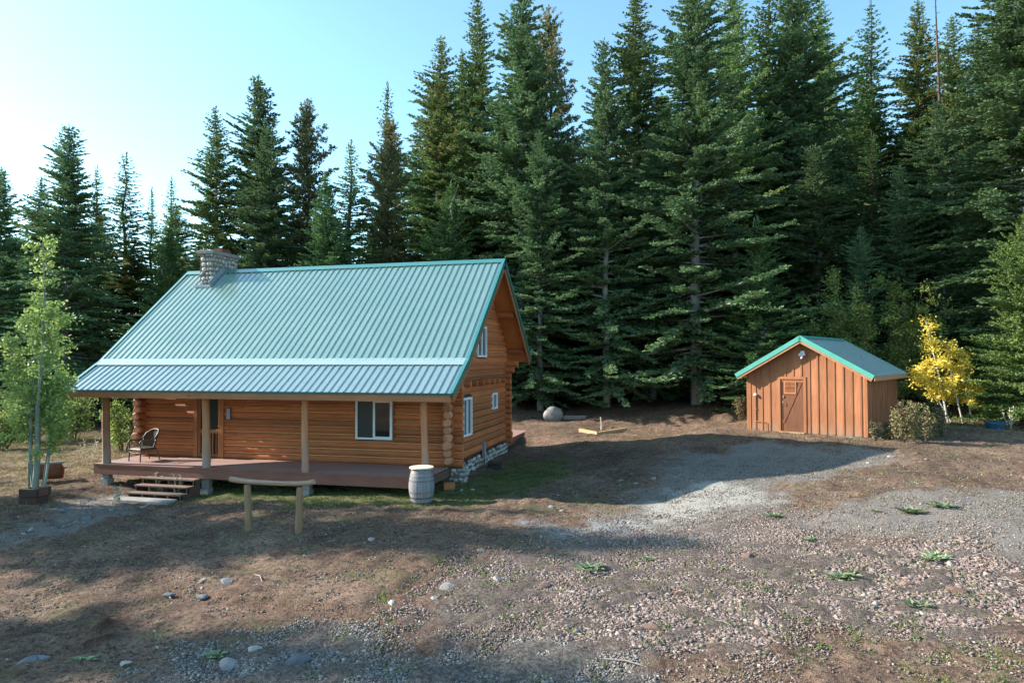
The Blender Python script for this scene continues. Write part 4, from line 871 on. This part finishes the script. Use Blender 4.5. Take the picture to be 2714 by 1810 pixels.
P['pine'] = conifer(8, 19, 2.4, F_PINE, M['bark_dark'], 'pine', dz=.55, per=5, power=.5, hb=.3, lump=.45, ang=(5, 60), droop=-.10, fl=(.42, .62), gap=.30, start=.35, bare=.1)
P['cedar'] = conifer(9, 10, 2.9, F_CEDAR, M['bark_dark'], 'cedar', dz=.25, per=7, power=.62, hb=.01, ang=(0, 60), droop=.03, fl=(.24, .46), gap=.17)
NTREE = 0
def tree(pk, u, vtop, D, wsc=1., label=None, name='conifer_tree', group=None, cat='tree', at=None, height=None, lean=0):
    global NTREE
    x, y = at or dp(u, D); g = H(x, y)-.1
    if height is None: r = ray(u, vtop); height = CAM[2]+r[2]*D-g
    p = P[pk]; sz = height/p['H']; NTREE += 1
    o = empty(name, (x, y, g), (NTREE*2.399) % 6.283, label, cat, group); o.scale = (sz**.6*wsc*1.12, sz**.6*wsc*1.12, sz)
    o.rotation_euler = (0, lean, o.rotation_euler[2]) if not lean else (0, 0, 0)
    if lean: o.rotation_euler = (0, lean, 0)
    link('trunk', p['trunk'], o); link('crown', p['crown'], o); return o
G = 'conifers of the forest edge'
TR = [
 ('dense',-5,385,44,1.,'dark fir cut off by the left edge of the photo'),
 ('tall',88,405,52,1.,'dark fir whose top shows just left of the tallest fir at far left'),
 ('dense',150,285,42,1.1,'tall dark bushy fir with ragged top above the aspen'),
 ('narrow',218,380,58,1.,'slim distant fir right of the tall bushy fir above the aspen'),
 ('airy',285,350,50,1.05,'dark see-through fir with pointed top left of the chimney'),
 ('narrow',345,430,60,.9,'small distant fir top between two firs left of the chimney'),
 ('narrow',390,405,52,1.,'thin spired fir standing just behind the bright bushy fir left of the chimney'),
 ('young',385,520,41,1.2,'bright green bushy fir filling the gap left of the chimney'),
 ('tall',490,243,43,1.0,'tall pointed fir with long bare leader directly behind the chimney'),
 ('dense',590,172,45,1.05,'tallest dark spruce behind the left half of the cabin roof'),
 ('dense',612,288,40,.95,'blue green fir in front of the tallest spruce behind the chimney'),
 ('pine',702,228,45,1.0,'brown tinged pine with rounded top right of the dark spruce'),
 ('young',745,400,38,1.15,'light green young fir rising just behind the middle of the roof'),
 ('narrow',805,322,42,1.25,'dark slender fir between the two brown tinged pines'),
 ('narrow',888,188,52,1.05,'narrow feathery fir top behind the right hand pine'),
 ('pine',893,270,44,.95,'brown tinged pine with dark trunk right of the slender fir'),
 ('tall2',1012,80,42,1.05,'tall fir with rusty spire above the right half of the roof'),
 ('tall',1062,110,46,.8,'fir with rusty top squeezed between two taller firs'),
 ('tall',1098,-20,46,.9,'tall fir with bare pale trunk showing through above the roof peak'),
 ('young',1035,420,38,1.25,'light green fir low behind the right end of the roof'),
 ('dense',1200,-30,39,1.15,'massive blue green fir rising behind the roof peak'),
 ('pine',1262,15,45,1.0,'open pine with tufted branches right of the massive blue green fir'),
 ('layer',1240,300,36,.8,'mid height fir below the massive fir right of the gable'),
 ('layer',1392,85,36,.72,'clumpy fir with pale trunk base standing clear at the forest edge'),
 ('tall',1465,-40,46,1.1,'tall bright fir left of the long bare grey trunk'),
 ('layer',1600,-70,35,1.05,'big layered fir with long bare grey trunk visible in the centre'),
 ('tall',1690,-60,43,1.05,'tall fir with grey trunk just right of the big layered fir'),
 ('dense',1500,300,40,1.,'dark fir filling the space left of the big layered fir'),
 ('airy',1770,-60,46,1.1,'tall open fir with hanging boughs above the shed path'),
 ('dense',1835,-90,44,1.15,'broad fir with sunlit top above and left of the shed'),
 ('tall',1895,-10,50,1.1,'dark edged fir top beside the sky gap above the shed'),
 ('young',1745,500,33,1.2,'young fir in the shade left of the shed'),
 ('dense',1880,330,38,1.15,'dark shaded fir directly behind the shed'),
 ('airy',2010,-5,52,1.,'wispy sunlit fir right of the sky gap'),
 ('airy',2010,300,38,1.1,'dark drooping fir rising over the shed roof ridge'),
 ('tall2',2122,-8,48,1.,'fir with rust coloured top right of the wispy fir'),
 ('layer',2075,380,36,.8,'shaded layered fir above the right slope of the shed roof'),
 ('tall2',2200,30,46,1.,'fir with orange flecked crown near the dead snag'),
 ('tall',2262,30,50,1.,'fir top at right between the snag and the photo edge'),
 ('layer',2165,230,37,.95,'layered fir with sunlit boughs above the yellow tree'),
 ('dense',2365,-170,31,1.25,'huge fir at the right edge of the photo'),
 ('tall',2335,-40,42,1.1,'tall sunlit fir second from the right edge'),
 ('layer',1980,520,35,.7,'low dark fir just behind the leafy shrubs by the shed')]
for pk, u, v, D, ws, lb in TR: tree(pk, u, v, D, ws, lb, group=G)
# second line deeper in the wood, only their shoulders show
R2 = random.Random(5)
for i, u in enumerate(list(range(-60, 1300, 75))+list(range(1330, 2460, 60))):
    right = u > 950; v = (R2.uniform(470, 560) if u < 950 else R2.uniform(150, 330)); D = R2.uniform(47, 62)
    tree(R2.choice(['dense', 'tall', 'dense', 'tall2']), u+R2.uniform(-20, 20), v, D, 1.5, 'dark conifer deep in the wood behind the front row of firs', group='conifers deep in the wood')
# trees left of the photograph whose shadows cross the yard
for x, y, h_, pk, ws in ((-30, -5.7, 19, 'dense', 1.35), (-23, -4.6, 10.5, 'dense', .8), (-31, -11.6, 18.8, 'dense', .9), (-25, -13.6, 14, 'dense', 1.1)):
    tree(pk, 0, 0, 0, ws, 'conifer left of the yard that throws a long shadow across it', at=(x, y), height=h_, group='conifers left of the yard')
# dead snag
x, y = dp(2172, 45); o = MB(); hz = CAM[2]+ray(2172, 40)[2]*45
o.tube([(0, 0, -1), (0, 0, hz*.5), (-.15, 0, hz*.8), (-.25, 0, hz)], [.2, .13, .07, .02], 8)
for k in range(26): z = hz*(.55+.44*k/26); a = k*2.4; l = .9*(1-k/30); o.tube([(-.15, 0, z), (-.15+math.cos(a)*l, math.sin(a)*l, z+.1)], [.02, .006], 4)
q = o.build('dead_snag', M['bark_dark']); q.location = (x, y, H(x, y)); tag(q, 'bare grey dead trunk rising among the firs at upper right', 'dead tree')
# dead twigs under the clumpy fir, brush pile
x, y = gp(1345, 915); o = MB()
for k in range(46): a = R2.uniform(0, 6.28); e = R2.uniform(-.05, .7); l = R2.uniform(.4, 1.3); p = Vector((R2.uniform(-1.2, .8), R2.uniform(-.5, .5), R2.uniform(.02, .3))); o.tube([p, p+Vector((math.cos(a)*math.cos(e)*l, math.sin(a)*math.cos(e)*l*.5, math.sin(e)*l*.7))], [.014, .005], 4)
q = o.build('brush_pile', M['bark_grey']); q.location = (x, y+.5, H(x, y)); tag(q, 'tangle of dead grey branches left of the pale trunk at the forest edge', 'brush')
# ------------------------------------------------------------------ broadleaf trees and shrubs
def leaf_mesh(name, c, size, mat, tint, flat=.6):
    n = len(c); a = unit(RS.normal(size=(n, 3))*np.array([1, 1, flat])); b = unit(np.cross(a, RS.normal(size=(n, 3)))); s = size[:, None]
    V = np.stack([c-a*s, c+b*s*.62-a*s*.1, c+a*s, c-b*s*.62-a*s*.1], 1).reshape(-1, 3); return np_mesh(name, V, np.arange(n*4).reshape(-1, 4), mat, tint=np.repeat(tint, 4))
def broadleaf(name, at, stems, leaves, lsz, mat, bark, label, cat='tree', group=None, spray=.28, seed=1, twigs=26, start=.3, tfn=None, tw=(.4, 1.0)):
    """stems: list of polylines (local) with base radius"""
    R_ = random.Random(seed); x, y = at; g = H(x, y); o = empty(name, (x, y, g), 0, label, cat, group); mb = MB(); cl = []
    for pts, r in stems:
        pts = [Vector(p) for p in pts]; n = len(pts); tb_ = MB(); tb_.tube(pts, [max(.006, r*(1-.85*i/(n-1))) for i in range(n)], 8, tint=R_.random()); 
        for k in range(twigs):
            s = start+(1-start)*(k+R_.random())/twigs; i = min(int(s*(n-1)), n-2); p = pts[i].lerp(pts[i+1], s*(n-1)-i); a = R_.uniform(0, 6.28); l = R_.uniform(*tw)*(1.15-s*.75); e = R_.uniform(-.1, .9)
            d = Vector((math.cos(a)*math.cos(e), math.sin(a)*math.cos(e), math.sin(e)))*l; q = p+d*.6+Vector((0, 0, .03)); q2 = p+d; tb_.tube([p, q, q2], [.012, .008, .003], 4, caps=False)
            for m in range(int(3+l*5)): cl.append((p.lerp(q2, R_.uniform(.35, 1.1)), spray*R_.uniform(.5, 1.1)))
        tb_.build('stem' if cat != 'tree' else 'trunk', bark, o); cl.append((pts[-1], spray*.8))
    n = leaves; idx = RS.randint(0, len(cl), n); C_ = np.array([c[0] for c in cl])[idx]; sp_ = np.array([c[1] for c in cl])[idx]
    c = C_+RS.normal(size=(n, 3))*sp_[:, None]*np.array([.55, .55, .45]); bt = np.array([R_.random() for _ in cl])[idx]
    ti = np.clip(bt*.6+RS.uniform(0, .4, n), 0, 1)
    if tfn is not None: ti = tfn(ti, c)
    link('crown', leaf_mesh('crown', c, RS.uniform(.7, 1.2, n)*lsz, mat, ti), o); return o
ax, ay = pl.location.x, pl.location.y; g0 = .3
def yl(ti, c): return np.clip(ti*.8+.35*(c[:, 2] < 2.3)*RS.rand(len(ti))+.15*(c[:, 2] > 5.8), 0, 1)
stems = [([(0, 0, g0), (.02, .05, 1.4), (.05, 0, 2.6), (.08, .1, 4.2), (.12, .1, 5.8), (.15, 0, 7.4)], .085), ([(-.12, .08, g0), (-.3, .1, 1.2), (-.35, .15, 2.4), (-.4, .3, 3.8), (-.65, .3, 5.3)], .06),
 ([(.18, .05, g0), (.22, .1, .9), (.28, .2, 1.8), (.33, .3, 2.8), (.38, .35, 3.4)], .03), ([(-.12, -.1, g0), (-.45, .2, 1.6), (-.9, .2, 3.2), (-1.3, .2, 4.6)], .035), ([(.1, .2, g0), (.0, .5, 1.8), (-.1, .7, 3.4), (-.15, .8, 5.6)], .035)]
broadleaf('aspen_tree', (ax, ay), stems, 8500, .056, F_ASPEN, M['bark_aspen'], 'green leafed aspen with several slim stems growing out of the timber planter', seed=3, twigs=30, spray=.24, start=.34, tfn=yl, tw=(.3, .85))
x, y = dp(2180, 28.6)
stems = [([(0, 0, 0), (-.15, 0, 1.0), (-.3, 0, 2.0), (-.5, .1, 3.1), (-.75, 0, 4.3)], .05), ([(.55, 0, 0), (.35, 0, 1.0), (.15, 0, 2.0), (.1, .1, 3.4)], .045), ([(.9, 0, 0), (.8, .1, .9), (.6, .1, 1.9), (.55, .1, 2.9)], .04), ([(.2, .2, 0), (-.3, .2, 1.0), (-.8, .2, 1.7), (-1.1, .2, 2.3)], .03)]
broadleaf('yellow_aspen', (x-.1, y), stems, 5600, .060, F_YEL, M['bark_white'], 'small bright yellow autumn aspen right of the shed', seed=5, twigs=20, spray=.28, start=.26, tw=(.3, .8))
def shrub(at, h_, w_, n, mat, label, lsz=.04, seed=1, group=None, name='shrub', bark=None, cat='shrub', k=9, tw=(.25, .7), spray=.22):
    R_ = random.Random(seed); st_ = []
    for i in range(k): a = R_.uniform(0, 6.28); b = R_.uniform(.2, 1)*w_; hh_ = h_*R_.uniform(.6, 1); st_.append(([(math.cos(a)*b*.2, math.sin(a)*b*.2, 0), (math.cos(a)*b*.55, math.sin(a)*b*.55, hh_*.5), (math.cos(a)*b, math.sin(a)*b, hh_)], .02 if h_ > 1.5 else .007))
    return broadleaf(name, at, st_, n, lsz, mat, bark or M['bark_dark'], label, cat, group, spray, seed, 9, .15, tw=tw)
for i, (u, D, h_, w_, n, lb) in enumerate([(2030, 32, 6.4, 2.3, 11000, 'tall leafy green shrub rising behind the right slope of the shed roof'), (1940, 33, 7.0, 1.9, 8000, 'leafy shrub behind the shed ridge'), (2100, 32, 5.2, 1.6, 6000, 'yellowish leafy shrub between the shed and the yellow aspen'), (1890, 34, 6.2, 1.5, 3500, 'dark tall shrub beneath the firs left above the shed ridge')]):
    shrub(dp(u, D), h_, w_, n, F_SHRUB, lb, .055, 20+i, 'shrubs behind the shed', tw=(.3, .9), spray=.35)
for i, (u, D, h_, w_, n, lb, mt) in enumerate([(10, 30, 1.6, 1.0, 2600, 'yellowish bush at the left edge behind the aspen', F_ASPEN), (60, 33, 2.2, 1.5, 3200, 'green and yellow bush behind the aspen stems', F_ASPEN), (170, 34, 2.6, 1.6, 3600, 'leafy bush left of the porch in the forest shade', F_SHRUB), (285, 29.5, 2.4, .8, 1700, 'yellow green branch tips beside the left end of the log wall', F_ASPEN)]):
    shrub(dp(u, D), h_, w_, n, mt, lb, .06, 40+i, 'bushes left of the cabin', spray=.3)
# weeds by the shed
wk = [(2040, 1006, .5, .2, 260), (2058, 1012, .9, .25, 420), (2078, 1018, 1.05, .35, 700), (2100, 1016, .95, .35, 700), (2128, 1010, .8, .3, 500), (2160, 1004, .9, .3, 380), (2010, 1010, .45, .2, 160), (1700, 968, .8, .25, 220), (1690, 958, .7, .2, 120)]
for i, (u, v, h_, w_, n) in enumerate(wk):
    shrub(gp(u, v), h_*1.35, w_*.9, int(n*1.5), F_DRY, 'dry tan weed with curled leaves growing by the right corner of the shed' if i < 7 else 'dry tan weed stalks by the left wall of the shed', .035, 60+i, 'dry weeds beside the shed', 'dry_weed', M['bark_dark'], 'weed', 18, tw=(.05, .18), spray=.09)
for i, (u, v, h_, n, lb) in enumerate([(1895, 985, .45, 60, 'thin weed in front of the shed wall right of the door'), (365, 1135, .75, 60, 'leafy sapling in front of the porch steps'), (405, 1140, .7, 30, 'bare twiggy sapling right of the porch steps'), (465, 1118, .5, 20, 'small grey twig sprout under the porch edge'), (205, 1070, 1.3, 50, 'tall thin dry stalk left of the porch corner'), (135, 1010, .8, 200, 'pale dry bush on the grass at left below the firs'), (160, 1020, .6, 160, 'low grey green bush on the grass left of the porch'), (270, 1160, .55, 60, 'bleached twiggy weed beside the concrete slab'), (1195, 925, .8, 200, 'dry yellow weed clump at the forest edge beside the cabin'), (2320, 985, .9, 80, 'dry weed by the blue lid')]):
    shrub(gp(u, v), h_, h_*.3, n, F_DRY if i not in (1, 6) else F_ASPEN, lb, .03, 80+i, None, 'weed', M['bark_white'] if i else M['bark_dark'], 'weed', 4, tw=(.08, .25), spray=.08)
def rosette(u, v, r, k, label, seed):
    R_ = random.Random(seed); x, y = gp(u, v); mb = MB()
    for i in range(k):
        a = R_.uniform(0, 6.28); l = r*R_.uniform(.6, 1); w_ = l*.22; c, s = math.cos(a), math.sin(a); ox, oy = R_.uniform(-r, r)*.6, R_.uniform(-r, r)*.3; e = R_.uniform(.3, 1.)
        V_ = [(ox, oy, 0), (ox+c*l*.5-s*w_, oy+s*l*.5+c*w_, l*.45*e), (ox+c*l, oy+s*l, l*.5*e), (ox+c*l*.5+s*w_, oy+s*l*.5-c*w_, l*.45*e)]; mb.add(V_, [(0, 1, 2), (0, 2, 3)], 0, R_.random())
    q = mb.build('leafy_weed', F_GREEN); q.location = (x, y, H(x, y)+.01); tag(q, label, 'weed')
for i, a in enumerate([(2093, 1178, .32, 30, 'pale green mullein rosette on the gravel, left of a pair'), (2160, 1166, .32, 26, 'pale green mullein rosette on the gravel, right of a pair'), (2010, 1175, .14, 12, 'tiny green weed left of the two mullein rosettes'), (1935, 1330, .3, 34, 'broad green weed among the crushed red rock'), (2105, 1392, .22, 22, 'green weed at the lower edge of the crushed rock patch'), (2145, 1285, .3, 26, 'low grassy green weed amid red rocks at right'), (1855, 1238, .2, 18, 'small green weed at the upper edge of the crushed rock'), (1780, 1185, .25, 20, 'low green weed beside the pale driveway patch'), (1350, 1320, .3, 22, 'pale green weed at the left rim of the crushed rock'), (1490, 1290, .2, 14, 'small green weed in the middle of the crushed rock'), (495, 1516, .22, 24, 'bluish green weed among stones at the bottom left'), (190, 1520, .2, 20, 'upright pale green weed near the bottom left corner')]): rosette(a[0], a[1], a[2]*.8, int(a[3]*1.3), a[4], seed=i)
# individual larger rocks
def rock(u, v, s, flat, label, seed, mat, group='larger loose rocks'):
    x, y = gp(u, v); s *= .85; o = MB(); R_ = random.Random(seed); o.blob((0, 0, s*flat*.25), (s, s*R_.uniform(.6, .9), s*flat), seed, 0, R_.random(), 2, .5, R_.uniform(0, 3), False); q = o.build('rock', mat); q.location = (x, y, H(x, y)); tag(q, label, 'rock', group)
MR = [M['rock'], simple('pale_rock', (.36, .33, .30), (.24, .22, .20), 4, .95, bump=.5, bd=.02), simple('red_rock', (.20, .12, .10), (.13, .08, .065), 4, .95, bump=.5, bd=.02), simple('dark_rock', (.16, .17, .19), (.10, .105, .12), 4, .95, bump=.5, bd=.02)]
for i, (u, v, s, fl_, m, lb) in enumerate([
 (853, 1241, .16, .35, 1, 'flat white rock on dark soil below the hitching rail'), (680, 1525, .32, .25, 3, 'largest flat grey slab rock near the bottom edge'), (590, 1508, .2, .4, 0, 'grey rock just left of the flat slab near the bottom'), (520, 1540, .2, .5, 0, 'grey rock at the bottom edge left of the slab'), (288, 1519, .13, .4, 1, 'pale lone rock on soil at lower left'),
 (60, 1527, .2, .5, 3, 'dark rounded rock near the bottom left corner'), (95, 1520, .18, .4, 3, 'second dark rock near the bottom left corner'), (460, 1378, .18, .4, 3, 'dark rock on the sunlit soil at left'), (520, 1340, .2, .35, 3, 'dark flat rock above the sunlit soil strip'), (470, 1336, .15, .3, 1, 'pale flat rock left of a dark flat rock on the soil'), (390, 1370, .0001+.14, .4, 3, 'small dark rock at the left of the sunlit soil'),
 (1025, 1355, .2, .45, 0, 'grey rock at the top of the stony bank'), (1000, 1382, .14, .45, 1, 'pale squarish rock on the stony bank'), (900, 1395, .18, .35, 1, 'pale flat rock at the left end of the stony bank'), (1140, 1337, .16, .4, 1, 'pale rock on the grassy rim of the crushed rock'),
 (1265, 1165, .12, .5, 0, 'small rock below the cabin shadow, left'), (1290, 1172, .1, .5, 1, 'small pale rock below the cabin shadow, right'), (1105, 1268, .14, .4, 1, 'pale rock on dark soil right of the hitching rail'), (1125, 1170, .1, .5, 1, 'small pale rock in shade right of the barrel'),
 (1425, 1105, .17, .5, 0, 'grey rock in the cabin shadow furthest left of a row'), (1460, 1112, .14, .5, 0, 'grey rock in the cabin shadow, middle of a row'), (1500, 1102, .16, .5, 0, 'grey rock in the cabin shadow, right of a row'), (1450, 1093, .12, .5, 0, 'small grey rock in the cabin shadow behind a row'), (1590, 1107, .12, .5, 0, 'lone grey rock at the lower rim of the cabin shadow'),
 (2048, 1050, .17, .35, 1, 'pink pale rock at the tip of the cabin shadow'), (2120, 1055, .22, .2, 1, 'long pale flat rock right of the shadow tip'), (1992, 1064, .14, .4, 1, 'pale rock just below the shadow tip'),
 (2180, 1150, .12, .4, 2, 'small reddish rock right of the mullein rosettes'), (1715, 1280, .2, .4, 2, 'broad reddish rock in the middle of the crushed rock'), (1250, 1350, .18, .4, 2, 'broad red rock at the left of the crushed rock'), (1560, 1368, .2, .4, 2, 'red slab rock low in the crushed rock'), (2080, 1340, .2, .4, 2, 'red rock in the right patch of crushed rock'), (2200, 1365, .22, .35, 2, 'tan red flat rock near the right edge of the crushed rock'), (1330, 1500, .2, .4, 2, 'brown rock at the bottom middle'), (1500, 1452, .2, .35, 2, 'tan flat rock at the lower fringe of the crushed rock'),
 (195, 1197, .22, .6, 3, 'grey angular rock right below the timber planter'), (150, 1180, .2, .55, 3, 'grey rock touching the timber planter side'), (120, 1215, .2, .4, 3, 'dark rock in the middle of the rubble strip'), (70, 1222, .12, 1.2, 0, 'upright small stone at the lower end of the rubble strip'), (330, 1168, .2, .35, 0, 'flat grey rock below the concrete slab'), (30, 1205, .2, .4, 3, 'dark rock at the left end of the rubble strip'), (255, 1175, .16, .4, 0, 'grey rock between rubble strip and concrete slab'),
 (1060, 1130, .1, .6, 0, 'small stone below the foundation corner, left'), (1085, 1128, .09, .6, 0, 'small stone below the foundation corner, right'), (1640, 950, .13, .5, 1, 'small pale stone near the left wall of the shed')]):
    rock(u, v, s, fl_, lb, 100+i, MR[m])
# sticks
for i, (u0, v0, u1, v1, lb) in enumerate([(585, 1328, 602, 1346, 'short pale stick on the sunlit soil'), (1745, 1385, 1780, 1402, 'bleached curved stick at the lower rim of the red rock'), (1900, 1370, 2010, 1392, 'long thin pale stick on the gravel at right'), (2290, 1335, 2351, 1350, 'pale stick near the right edge'), (1385, 1528, 1490, 1545, 'white splintered sticks at the bottom middle'), (1640, 1430, 1680, 1440, 'short straw coloured stick below the red rock')]):
    a, b = gp(u0, v0), gp(u1, v1); m_ = ((a[0]+b[0])/2, (a[1]+b[1])/2+.04); o = MB(); o.tube([(a[0], a[1], H(*a)+.03), (m_[0], m_[1], H(*m_)+.045), (b[0], b[1], H(*b)+.03)], [.010, .011, .006], 6); q = o.build('stick', M['graywood']); tag(q, lb, 'stick')
# cedar like tree on the right
tree('cedar', 2372, 480, 27, .85, 'light yellow green bushy cedar at the right edge', name='cedar_tree')
